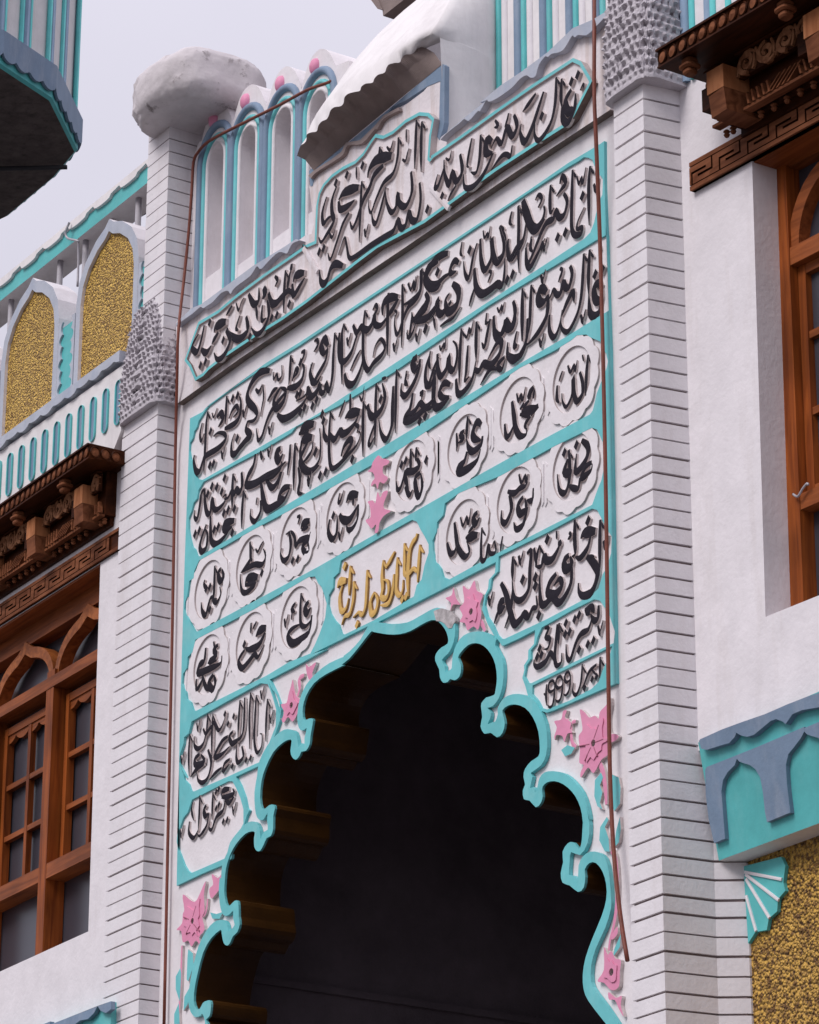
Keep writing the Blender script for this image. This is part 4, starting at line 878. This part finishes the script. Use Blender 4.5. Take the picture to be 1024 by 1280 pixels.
        for i in range(nl):
            x = a+L*(i+.5)/nl; dx = .030*sc_*(1 if (i//5) % 2 else -1)
            A = (x-dx, Y(x, d*.32+.028), zl0); B = (x+dx, Y(x, d*.27+.012), zl1); w_ = .0065*sc_
            lt.hexa([(A[0]-w_, A[1]-.008, A[2]), (A[0]+w_, A[1]-.008, A[2]), (A[0]+w_, A[1]+.02, A[2]), (A[0]-w_, A[1]+.02, A[2])], [(B[0]-w_, B[1]-.008, B[2]), (B[0]+w_, B[1]-.008, B[2]), (B[0]+w_, B[1]+.02, B[2]), (B[0]-w_, B[1]+.02, B[2])])
        slab(lt, a, b, d*.27, d*.36+.012, zl0-.016, zl0-.001)
        lt.build('lattice', WOOD_F, root)
        nb = max(2, int(L/(.085*sc_)))
        dr = MB()
        for i in range(nb):
            x = a+L*(i+.5)/nb; yy = Y(x, d*.22)
            dr.loft([[(x+rr*sc_*math.cos(t), yy+rr*sc_*math.sin(t), z0-.28*sc_-zz_*sc_) for t in [2*math.pi*k/8 for k in range(8)]] for rr, zz_ in ((.010, .017), (.018, .026), (.009, .034), (.016, .042), (.010, .054))], 0, True, True)
        dr.build('drop_moulding', WOOD_F, root)
    return root
def fret_band(par, x0, x1, Yf, z0, z1, pitch=.20, name='fret_band'):
    """lintel board carved with a running key pattern; Yf(x) is its front"""
    o = MB(); h = z1-z0; t = .014
    def sl(a, b, za, zb, f, mi=0, bk=.05):
        o.hexa([(a, Yf(a)-f, za), (b, Yf(b)-f, za), (b, Yf(b)+bk, za), (a, Yf(a)+bk, za)], [(a, Yf(a)-f, zb), (b, Yf(b)-f, zb), (b, Yf(b)+bk, zb), (a, Yf(a)+bk, zb)], mi)
    sl(x0, x1, z0, z1, -.012, 1)
    sl(x0, x1, z1-h*.15, z1, 0, 0); sl(x0, x1, z0, z0+h*.15, 0, 0)
    n = int((x1-x0)/pitch); b = h*.62; q0 = z0+h*.19; g = .055
    for i in range(n):
        x = x0+i*pitch; u = pitch
        G = lambda pts: [(x+a_*u, Yf(x+a_*u), q0+c_*b) for a_, c_ in pts]
        h1 = [(.06, 0), (.06, .70), (.60, .70), (.60, .56), (.06+g, .56), (.06+g, 0)]
        body = [(.0, 0), (.06, 0), (.06, .70), (.60, .70), (.60, .56), (.06+g, .56), (.06+g, 0), (1.0, 0), (1.0, 1), (.84, 1), (.84, .28), (.30, .28), (.30, .42), (.84-g, .42), (.84-g, 1), (.0, 1)]
        o.prism(G(body), (0, .014, 0), 0, 1)
    return o.build(name, [WOOD_F, WOOD_C], par)
# ================================================================== LEFT WING
lw = thing('wing_building', (-5.5, 0, 0), 'white wing building with gold ogee panels above a wide orange timber window of many panes', 'building')
YW = -.105; XR_ = -2.955
z_s, z_h, x_j = 6.60, 8.90, -3.215
wl = MB()
wl.prism([(-9.5, YW, 0), (-9.5, YW, 9.72), (XR_, YW, 9.72), (XR_, YW, 0)], (0, .30, 0), holes=[[(-7.2, YW, z_s), (x_j+.012, YW, z_s), (x_j-.012, YW, z_h), (-7.2, YW, z_h)]])
wl.build('wall', WHITE, lw)
lwall = MB(); lwall.box(-9.4, -3.0, .75, .8, 6, 9.6); lwall.build('room_back', ROOM, lw)
FY = .0      # front of the window frame
wn = MB()
mulls = [-4.062-.862*i for i in range(4)]
xa, xb = mulls[-1]-.05, x_j+.03
def bx(mb, a, b, y0, y1, za, zb, mi=0): mb.box(a, b, y0, y1, za, zb, mi)
for m_ in mulls: bx(wn, m_-.050, m_+.050, FY, FY+.13, z_s-.02, 8.352, 0); bx(wn, m_-.052, m_+.052, FY+.003, FY+.12, 8.425, 8.47, 0)
bx(wn, xa, xb, FY-.004, FY+.15, 8.352, 8.425, 1); bx(wn, xa, xb, FY+.002, FY+.14, 7.118, 7.212, 1); bx(wn, xa, xb, FY+.03, FY+.16, 8.76, 8.95, 1); bx(wn, x_j-.05, x_j+.03, FY+.05, FY+.14, z_s, 8.9, 0)
win = wn.build('window', [WOOD_V, WOOD_H], lw)
def ogee(x0, x1, zs, zt, n=9):
    c = (x0+x1)/2; h = (x1-x0)/2
    p = []
    for i in range(n+1):
        t = i/n; p.append((x0+h*(1-math.cos(t*math.pi/2))*.82 if t < .8 else x0+h*(.566+.434*((t-.8)/.2)), zs+(zt-zs)*(math.sin(t*math.pi/2)*.80 if t < .8 else .761+.239*((t-.8)/.2)**1.6)))
    return p+[(2*c-a, b) for a, b in p[-2::-1]]
def light(root, xl, xr, par_y, zs, zt, th=.055):
    a = ogee(xl, xr, zs, zt); b = ogee(xl+th, xr-th, zs-.001, zt-.085); o = MB()
    o.prism([(x, par_y, z) for x, z in a+b[::-1]], (0, .085, 0), back=True)
    # spandrel bead to the lintel
    return o.build('arched_light', WOOD_A, root)
edges = [x_j+.55]+mulls
for i in range(4):
    xr_ = mulls[i-1]-.05 if i else mulls[0]+.862-.05
    xl_ = mulls[i]+.05
    light(win, xl_-.045, xr_+.045, FY+.022, 8.426, 8.79)
    # sash with two columns of panes and a scalloped head
    s = MB(); a, b = xl_+.03, min(xr_-.03, 9); 
    za, zb = 7.215, 8.30; fy = FY+.075
    c = (a+b)/2; sw = .045
    bx(s, a, a+sw, fy, fy+.05, za, zb, 0); bx(s, b-sw, b, fy, fy+.05, za, zb, 0); bx(s, a+sw, b-sw, fy+.002, fy+.05, zb-.05, zb, 1); bx(s, a+sw, b-sw, fy+.002, fy+.05, za, za+.04, 1)
    bx(s, c-.019, c+.019, fy+.006, fy+.045, za+.04, zb-.05, 0)
    for k in range(1, 3):
        zc = 7.225+(8.235-7.225)*k/3
        for u0, u1 in ((a+sw, c-.0192), (c+.0192, b-sw)): bx(s, u0, u1, fy+.008, fy+.045, zc-.017, zc+.017, 1)
    for u0, u1 in ((a+sw, c-.019), (c+.019, b-sw)):
        w3 = (u1-u0)
        pts = [(u0, fy+.012, zb-.045)]+[(u0+w3*t/12, fy+.012, zb-.065-.040*abs(math.cos(math.pi*t/12*1.5))**.7) for t in range(13)]+[(u1, fy+.012, zb-.045)]
        s.prism(pts, (0, .03, 0), 1)
    so_ = s.build('sash', [WOOD_V, WOOD_H], win)
lt = MB(); lt.box(-7.2, x_j+.02, YW+.004, FY+.06, 8.885, 8.96); lt.build('lintel_soffit', WOOD_H, lw)
gl_ = MB(); gl_.add([(xa, FY+.135, z_s-.05), (xb+.1, FY+.135, z_s-.05), (xb+.1, FY+.135, 8.95), (xa, FY+.135, 8.95)], [(0, 1, 2, 3)]); gl_.build('pane', GLASS, win)
fret_band(lw, -8.0, -2.96, lambda x: YW-.022-.03*(x+2.96)*0, 8.905, 9.045, .205)
cornice(lw, -8.0, -2.905, YW, 9.43, .265, 1, 1, [-3.21-.645*i for i in range(7)], 1.0)
# slotted frieze above the cornice
YS = -.15
fz = MB(); fz.prism([(-9.0, YS, 9.50), (-9.0, YS, 10.16), (-2.93, YS, 10.10), (-2.93, YS, 9.66), (-3.06, YS, 9.52)], (0, .30, 0), holes=[])
fzo = fz.build('slotted_frieze', WHITE2, lw)
for i in range(22):
    x = -2.972-.1668*i; zb_, zt_ = 9.715+.004*i, 10.005+.004*i
    def cap(hw, y): return [(x+hw*math.cos(t), y, zb_+hw+hw*1.1*math.sin(t)) for t in [math.pi+math.pi*k/8 for k in range(9)]]+[(x+hw*math.cos(t), y, zt_-hw+hw*1.1*math.sin(t)) for t in [math.pi*k/8 for k in range(9)]]
    o = MB(); o.prism(cap(.040, YS-.012), (0, .011, 0), 0, 0, holes=[cap(.027, YS-.012)])
    so_ = o.build('slot', TEALD, fzo)
    q = MB(); pts = cap(.0275, YS-.002); q.add(pts, [tuple(range(len(pts)))]); q.build('slot_back', BLUE, so_)
ed = MB(); low = []
for i in range(300):
    x = -9.0+(9.0-2.93)*i/299; t = (x*6.0) % 1; low.append((x, YS-.03, 10.145-.03*(abs(math.sin(math.pi*t))**.6)*(1 if (x*6.0) % 2 < 1 else .55)))
ed.prism([(-9.0, YS-.03, 10.19)]+low+[(-2.93, YS-.03, 10.19)], (0, .06, 0), back=True); ed.build('scalloped_edge', GREYB, fzo)
# pebble-dashed ogee panels
YG = -.10
def ogp(c, hw, zb_, zs_, zt_, y, th=0.):
    L = [(-hw, zb_), (-hw, zs_), (-hw*.93, zs_+(zt_-zs_)*.32), (-hw*.74, zs_+(zt_-zs_)*.58), (-hw*.42, zs_+(zt_-zs_)*.80), (-hw*.14, zs_+(zt_-zs_)*.90)]
    L = [(a, b) for a, b in L]; Rr = [(-a, b) for a, b in L[::-1]]
    return [(c+a, y, b) for a, b in L+[(0, zt_)]+Rr]
for i in range(4):
    c = -3.252-1.085*i; hw = .372; 
    o = MB(); o.prism(ogp(c, hw+.048, 10.14, 10.80, 11.235+.02*i, YG-.022), (0, .17, 0), 0, 1, holes=[ogp(c, hw-.012, 10.16, 10.77, 11.15+.02*i, YG-.022)], back=True)
    go = o.build('ogee_panel', [GREYB, WHITE], lw)
    # pebble infill with real grain
    q = MB(); poly = [(a, b) for a, _, b in ogp(c, hw-.008, 10.15, 10.775, 11.155+.02*i, 0)]
    q.add([(a, YG, b) for a, b in poly], tessellate_polygon([[Vector((a, YG, b)) for a, b in poly]])); q.build('pebble_infill', PEBBLE, go)
    tq = MB(); x = c+hw+.048+.115
    tq.box(x-.112, x+(.112 if i else -.05), YG-.006, YG+.1, 10.14, 10.72 if i else 10.72); tl = tq.build('turquoise_strip', TEALD, lw)
    be = MB()
    for sgn in ((-1, 1) if i else (-1,)):
        e = [(x+sgn*.114, YG-.020, 10.15)]+[(x+sgn*(.060+.040*(abs(math.sin(k*math.pi/14))**.7)*(1 if (k//14) % 2 else .55)), YG-.020, 10.15+.60*k/98) for k in range(99)]+[(x+sgn*.114, YG-.020, 10.75)]
        be.prism(e, (0, .013, 0))
    be.build('scalloped_edge', GREYB, tl)
# handrail above
rl = thing('handrail', (-5, .2, 10), 'turquoise scalloped concrete rail on grey posts above the gold ogee panels', 'railing')
o = MB(); up = []
yR = .16
for i in range(260):
    x = -9.0+(9.0-3.05)*i/259; t = (x*2.75) % 1
    up.append((x, yR-.003, 11.665+.0*x-.028*math.sin(math.pi*t)**.5*(1 if t < .65 else .3)+.022*(t-.5)))
zr = lambda x: .022*(-3.3-x)*.35
o.prism([(-9, yR, 11.585), (-9, yR, 11.70), (-3.05, yR, 11.70), (-3.05, yR, 11.585)], (0, .20, 0), 0, 1, back=True)
o.box(-9, -3.05, yR+.001, yR+.199, 11.701, 11.73, 1)
ro = o.build('rail', [TEALD, WHITE2], rl)
o = MB(); o.prism([(-9, yR-.022, 11.735)]+[(a, yR-.022, b+.040) for a, _, b in up]+[(-3.05, yR-.022, 11.735)], (0, .021, 0)); o.build('scalloped_edge', WHITE2, ro)
for i in range(9):
    x = -3.52-.372*i; o = MB(); o.tube([(x, yR+.06, 10.6), (x, yR+.06, 11.586)], .021); o.build('post', STEEL, rl, True)
def wire(name, pts, r, m, label, cat='cable', group=None):
    o = MB(); o.tube(pts, r); t = o.build(name, m, None, True); tag(t, label, cat, group); return t
wire('wire', [tuple(at(a, b, .55)) for a, b in ((-20, 402), (10, 388), (60, 345), (112, 308), (150, 285), (190, 262))], .007, DARKC, 'thin black wire strung behind the rail posts, upper of the pair')
wire('wire', [tuple(at(a, b, .58)) for a, b in ((60, 352), (100, 322), (118, 308))], .006, DARKC, 'short black wire strung behind the rail posts, below the longer one')
wire('lashing', spline([tuple(at(a, b, yy)) for a, b, yy in ((87, 278, .12), (82, 290, .11), (85, 298, .12), (97, 301, .12), (98, 306, .13), (98, 330, .14), (97, 358, .14))], 3), .008, STEEL, 'grey tie wire looped over the turquoise rail with its end hanging', 'wire')
# lower left turquoise awning frieze
aw = MB(); yA = YW-.06
A_ = at(*WM('555,1168')[0], yA); B_ = at(*WM('553,1400')[0], yA); aw.prism([(-8, yA, A_[2]+.03), (-5.0, yA, A_[2]+.03), tuple(A_), tuple(B_), (-8, yA, B_[2])], (0, .2, 0)); awo = aw.build('frieze', TEALD, lw)
q = MB(); q.prism(pl(WM('255,1282 555,1166 556,1205 530,1225 505,1215 488,1190 470,1225 440,1255 400,1262 375,1282'), yA-.03), (0, .028, 0)); q.build('scalloped_edge', BLUE, awo)
q = MB(); e_ = at(*WM('250,1284')[0], yA-.03)
q.prism([(-8, yA-.03, e_[2]+.02), (e_[0], yA-.03, e_[2]+.02)]+[(e_[0]+(-8-e_[0])*k/90, yA-.03, e_[2]-.03-.06*abs(math.sin(k*math.pi/10))) for k in range(91)], (0, .028, 0)); q.build('scalloped_edge', BLUE, awo)
# ================================================================== RIGHT WING
rw = thing('wing_building', (5, 0, 0), 'white wing building with a deep plain window reveal above a turquoise and blue arcaded frieze', 'building')
kR = .07; PLR = (.07, kR, 2.47)
YR = lambda x: .07+kR*(x-2.47)
wl = MB(); q = lambda x, z: (x, YR(x), z)
xj0, xj1 = at(957, 771, PLR)[0], at(940.4, 201, PLR)[0]
zs0 = at(957, 771, PLR)[2]
wl.prism([q(2.40, 6.24), q(2.40, 10.4), q(8, 10.4), q(8, 6.24)], (0, .42, 0), holes=[[q(xj0, zs0), q(6.2, zs0), q(6.2, 9.10), q(xj1, 9.10)]])
wl.build('wall', WHITE, rw)
b_ = MB(); b_.box(2.6, 8, 1.0, 1.05, 6, 10); b_.build('room_back', ROOM, rw)
# stripes of the upper wall beside the collar
for xpx, m_ in ((857, BLUE), (866, TEALD), (887, BLUE), (892.5, TEALD), (912, TEALD)):
    a = at(xpx, 20, PLR); o = MB(); o.tube([(a[0], YR(a[0])-.004, 9.62), (a[0], YR(a[0])-.004, 10.4)], .026 if m_ is BLUE else .018); o.build('upright_moulding', m_, rw, True)
# window
YF = lambda x: YR(x)+.145
fy = (.07+.145, kR, 2.47)
wn = MB()
def sk(mb, a, b, y0, y1, za, zb, mi=0): mb.hexa([(a, YF(a)+y0, za), (b, YF(b)+y0, za), (b, YF(b)+y1, za), (a, YF(a)+y1, za)], [(a, YF(a)+y0, zb), (b, YF(b)+y0, zb), (b, YF(b)+y1, zb), (a, YF(a)+y1, zb)], mi)
pxl = lambda x, y: at(x, y, fy)
pL_ = pxl(971, 400)[0]; pR_ = pxl(990, 400)[0]
ztr = pxl(*RW([(785, 470)])[0])[2]; ztb = pxl(*RW([(640, 640)])[0])[2]; zlt = pxl(*RX([(785, 540)])[0])[2]; zlb = pxl(*RX([(785, 625)])[0])[2]
sk(wn, pL_-.03, pR_, 0, .14, zs0+.0, 9.12, 0)
sk(wn, pR_+.001, 6.1, .004, .12, ztb, ztr, 1); sk(wn, pR_+.001, 6.1, .004, .12, zlb, zlt, 1); sk(wn, pR_+.001, 6.1, .02, .14, 9.00, 9.14, 1)
for i in range(1, 5): sk(wn, pR_+.86*i-.1, pR_+.86*i, .002, .14, zs0, 9.0, 0)
win2 = wn.build('window', [WOOD_V, WOOD_H], rw)
for i in range(4):
    a, b = pR_+.86*i, pR_+.86*i+.76
    A = ogee(a-.02, b+.02, ztr+.001, 9.06); B = ogee(a+.05, b-.05, ztr, 8.98); o = MB()
    o.prism([(x, YF(x)+.015, z) for x, z in A+B[::-1]], (0, .07, 0), back=True); o.build('arched_light', WOOD_H, win2)
    s = MB(); c = (a+b)/2; a0, b0 = a+.003, b-.02
    sk(s, a0, a0+.05, .045, .088, zlt, ztb, 0); sk(s, b0-.05, b0, .045, .088, zlt, ztb, 0); sk(s, a0+.05, b0-.05, .047, .088, ztb-.05, ztb-.001, 1); sk(s, a0+.05, b0-.05, .047, .088, zlt+.001, zlt+.04, 1); sk(s, c-.02, c+.02, .050, .085, zlt+.04, ztb-.05, 0)
    for k in (1, 2):
        zc = zlt+(ztb-zlt)*k/3+.02
        sk(s, a0+.05, c-.0205, .052, .084, zc-.018, zc+.018, 1); sk(s, c+.0205, b0-.05, .052, .084, zc-.018, zc+.018, 1)
    s.build('sash', [WOOD_V, WOOD_H], win2)
gl_ = MB(); sk(gl_, pL_, 6.1, .080, .0835, zs0-.02, 9.1); gl_.build('pane', GLASS, win2)
tw = MB(); tw.tube(spline([tuple(pxl(*p_)-np.array([0, .02, 0])) for p_ in RX('665,592 690,605 715,565 740,535 745,545')], 3), .006); tw.build('tie_wire', STEEL, win2, True)
fb0 = at(864, 222, (.05, kR, 2.47))
fret_band(rw, fb0[0], 7.2, lambda x: YR(x)-.030, 9.015, 9.165, .20)
lt = MB(); lt.hexa([(xj1-.02, YR(xj1)+.01, 9.01), (6.2, YR(6.2)+.01, 9.01), (6.2, YR(6.2)+.22, 9.01), (xj1-.02, YR(xj1)+.22, 9.01)], [(xj1-.02, YR(xj1)+.01, 9.12), (6.2, YR(6.2)+.01, 9.12), (6.2, YR(6.2)+.22, 9.12), (xj1-.02, YR(xj1)+.22, 9.12)]); lt.build('lintel_soffit', WOOD_H, rw)
cornice(rw, 2.79, 7.2, .085, 9.475, .385, 1, -1, [3.037+.665*i for i in range(6)], 1.0, kR)
# coved turquoise frieze with blue ogee arcade
n_ = np.array([0, 1, .16]); p0 = at(875, 930, (.055, 0, 0))
def cov(px, e=0.): return [tuple(onp(a, b, n_, np.array(p0)-np.array([0, e, 0]))) for a, b in px]
o = MB(); fx = cov(FB('110,420 130,600 150,900 225,1255'))
tl_, bl_ = cov(FB('75,396'))[0], cov(FB('225,1255'))[0]; trr = cov([(1100, 845)])[0]; brr = cov([(1100, 1004)])[0]
o.add([tl_, (7.5, tl_[1], tl_[2]), (7.5, bl_[1], bl_[2]), bl_], [(0, 1, 2, 3)]); o.add([bl_, (7.5, bl_[1], bl_[2]), (7.5, .9, bl_[2]), (bl_[0], .9, bl_[2])], [(0, 1, 2, 3)], 1)
fo = o.build('turquoise_frieze', [TEALD, WHITE2], rw)
o = MB(); o.prism(cov(FB('80,385 90,372 250,300 400,245 560,190 720,120 860,65 1000,20')+FB('1010,135 950,140 830,160 760,190 710,262 690,245 640,225 600,240 540,290 480,340 430,355 385,345 352,325 340,355 300,400 230,420 135,450 95,440'), .028), (0, .028, 0)); o.build('wavy_ledge', BLUE, fo)
o = MB(); o.prism(cov(FB('125,600 135,575 300,510 500,430 700,345 845,282')+FB('845,318 820,365 775,425 730,480 712,560 720,700 745,905 575,975 560,900 545,760 525,650 490,590 450,560 400,545 375,535 355,515 340,560 290,610 255,670 243,750 255,900 270,1095 190,1128 150,950 130,780'), .022), (0, .022, 0)); o.build('ogee_arcade', BLUE, fo)
pr_ = cov(FB('355,490 845,282 845,318 820,365 775,425 730,480 712,560 720,700 745,905 575,975 560,900 545,760 525,650 490,590 450,560 400,545 375,535 355,515'), .022)
pd = pr_[1][0]-pr_[0][0]; zo = pr_[2][2]-pr_[-1][2]
o = MB()
for k in range(1, 8): o.prism([(a+pd*k-.0, b, c+zo*min(1, k)) for a, b, c in pr_], (0, .022, 0))
o.build('ogee_arcade', BLUE, fo)
o = MB(); u_, l_ = cov(FB('1000,20 1010,135'), .028); o.prism([u_, (7.5, u_[1], u_[2]), (7.5, l_[1], l_[2]), (u_[0], l_[1], l_[2])], (0, .026, 0)); o.build('wavy_ledge', BLUE, fo)
# pebble-dash wall and turquoise corner fan under the frieze
yG = .26
o = MB(); o.add([(2.5, yG, 0), (7.5, yG, 0), (7.5, yG, bl_[2]+.05), (2.5, yG, bl_[2]+.05)], [(0, 1, 2, 3)]); o.build('pebble_wall', PEBBLE2, rw)
o = MB(); o.prism(pl(PB('655,322 840,275 860,320 850,400 860,440 825,480 820,540 780,575 770,630 715,640 680,695 665,450'), yG-.02), (0, .019, 0)); fan = o.build('corner_fan', TEALD, rw)
o = MB()
for a, b in (('665,350', '845,385'), ('670,362', '830,486'), ('672,385', '785,572'), ('672,465', '720,636')):
    u, v = pl(PB(a+' '+b), yG-.022); ribbon(o, [(u[0], u[2]), (v[0], v[2])], .014, yG-.028, yG-.019, 0, 0, taper=False)
o.build('fan_ribs', WHITE, fan)
# ================================================================== MINARET BALCONY, far upper left
ZM = 14.6
def mz(px, z=ZM): return [atz(a, b, z) for a, b in px]
mpx = [(-150, 55), (-70, 62), (0, 82), (65, 125), (97, 190), (70, 222), (10, 272), (-70, 310)]
mv = mz(mpx); mc = atz(-165, 178, ZM)
mt = thing('minaret', (mc[0], mc[1], 0), 'white minaret with turquoise uprights and a scalloped balcony skirt, seen from below', 'tower')
o = MB(); bot = [(p[0], p[1], ZM) for p in mv]; hS = .27
def sk_(k, z): return [(mc[0]+(p[0]-mc[0])*k, mc[1]+(p[1]-mc[1])*k, z) for p in mv]
o.loft([sk_(.48, 0), sk_(.48, ZM-.03), sk_(.86, ZM-.015), sk_(.985, ZM)], 0); 
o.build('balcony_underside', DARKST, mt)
o = MB(); o.loft([sk_(.985, ZM), sk_(1.0, ZM+.02), sk_(1.0, ZM+.16)], 0); o.build('balcony_skirt', TEALD, mt)
o = MB(); rows0, rows1, rows2 = [], [], []
M_ = 8
for i in range(M_):
    a, b = np.array(sk_(1.02, 0)[i]), np.array(sk_(1.02, 0)[(i+1) % M_]); L = np.linalg.norm(b-a); n2 = max(4, int(L/.02))
    for k in range(n2):
        p = a+(b-a)*k/n2; ph = (k/n2*round(L/.17)) % 1
        z0 = ZM+.10-.05*abs(math.sin(math.pi*ph))**.6; rows0.append((p[0], p[1], z0)); rows1.append((p[0], p[1], ZM+.30)); q_ = mc+(p-mc)*.985; rows2.append((q_[0], q_[1], z0))
o.loft([rows2, rows0, rows1], 0); o.loft([rows1, [(mc[0]+(p[0]-mc[0])*.9, mc[1]+(p[1]-mc[1])*.9, p[2]) for p in rows1]], 0); o.build('scalloped_edge', BLUE, mt)
o = MB(); o.loft([sk_(.965, ZM+.28), sk_(.965, ZM+3.2)], 0); o.build('balcony_wall', WHITE2, mt)
tw_ = sk_(.972, 0)
for i in range(M_):
    for t in (.03, .52):
        a, b = np.array(tw_[i]), np.array(tw_[(i+1) % M_]); p = a+(b-a)*t; o = MB(); u = (b-a)/np.linalg.norm(b-a)
        for dd, wd, mi in ((0, .035, 1), (-.05, .022, 0), (.05, .022, 0)):
            c_ = p+u*dd; o.tube([(c_[0], c_[1], ZM+.29), (c_[0], c_[1], ZM+3.2)], wd, mi, 6)
        o.build('upright_moulding', [TEALD, BLUE], mt, True)
o = MB(); a, b = atz(-60, 212, ZM-.07), atz(84, 209, ZM-.07); o.tube([tuple(a), tuple(b)], .02); o.build('support_bar', DARKC, mt, True)
# ================================================================== CABLES on the portal
wire('cable', spline([tuple(at(a, b, yy)) for a, b, yy in ((470, 72, .45), (440, 86, .25), (413, 102, .02), (385, 112, 0), (350, 131, .0), (300, 156, .0), (262, 176, .0), (248, 190, .0), (242, 203, .0), (240, 235, -.0), (236, 290, 0), (230, 350, -.01), (223, 415, -.11), (221.5, 470, -.09), (219.5, 560, -.03), (216, 760, -.03), (211, 1000, -.03), (205, 1290, -.03))], 3), .0095, RUST, 'red-brown cable climbing beside the capped pillar and over the parapet of arched niches')
wire('cable', spline([tuple(at(a, b, yy)) for a, b, yy in ((743, -20, .0), (743, 40, -.10), (743, 120, -.11), (745, 170, -.11), (750, 300, -.06), (754, 450, -.06), (757.5, 620, -.06), (760, 800, -.06), (762.5, 960, -.06), (767, 1060, -.07), (775, 1140, -.09), (784.5, 1201, -.11))], 3), [.0105]*34, RUST, 'red-brown cable hanging down over the starting ends of the calligraphy rows, lower end loose')
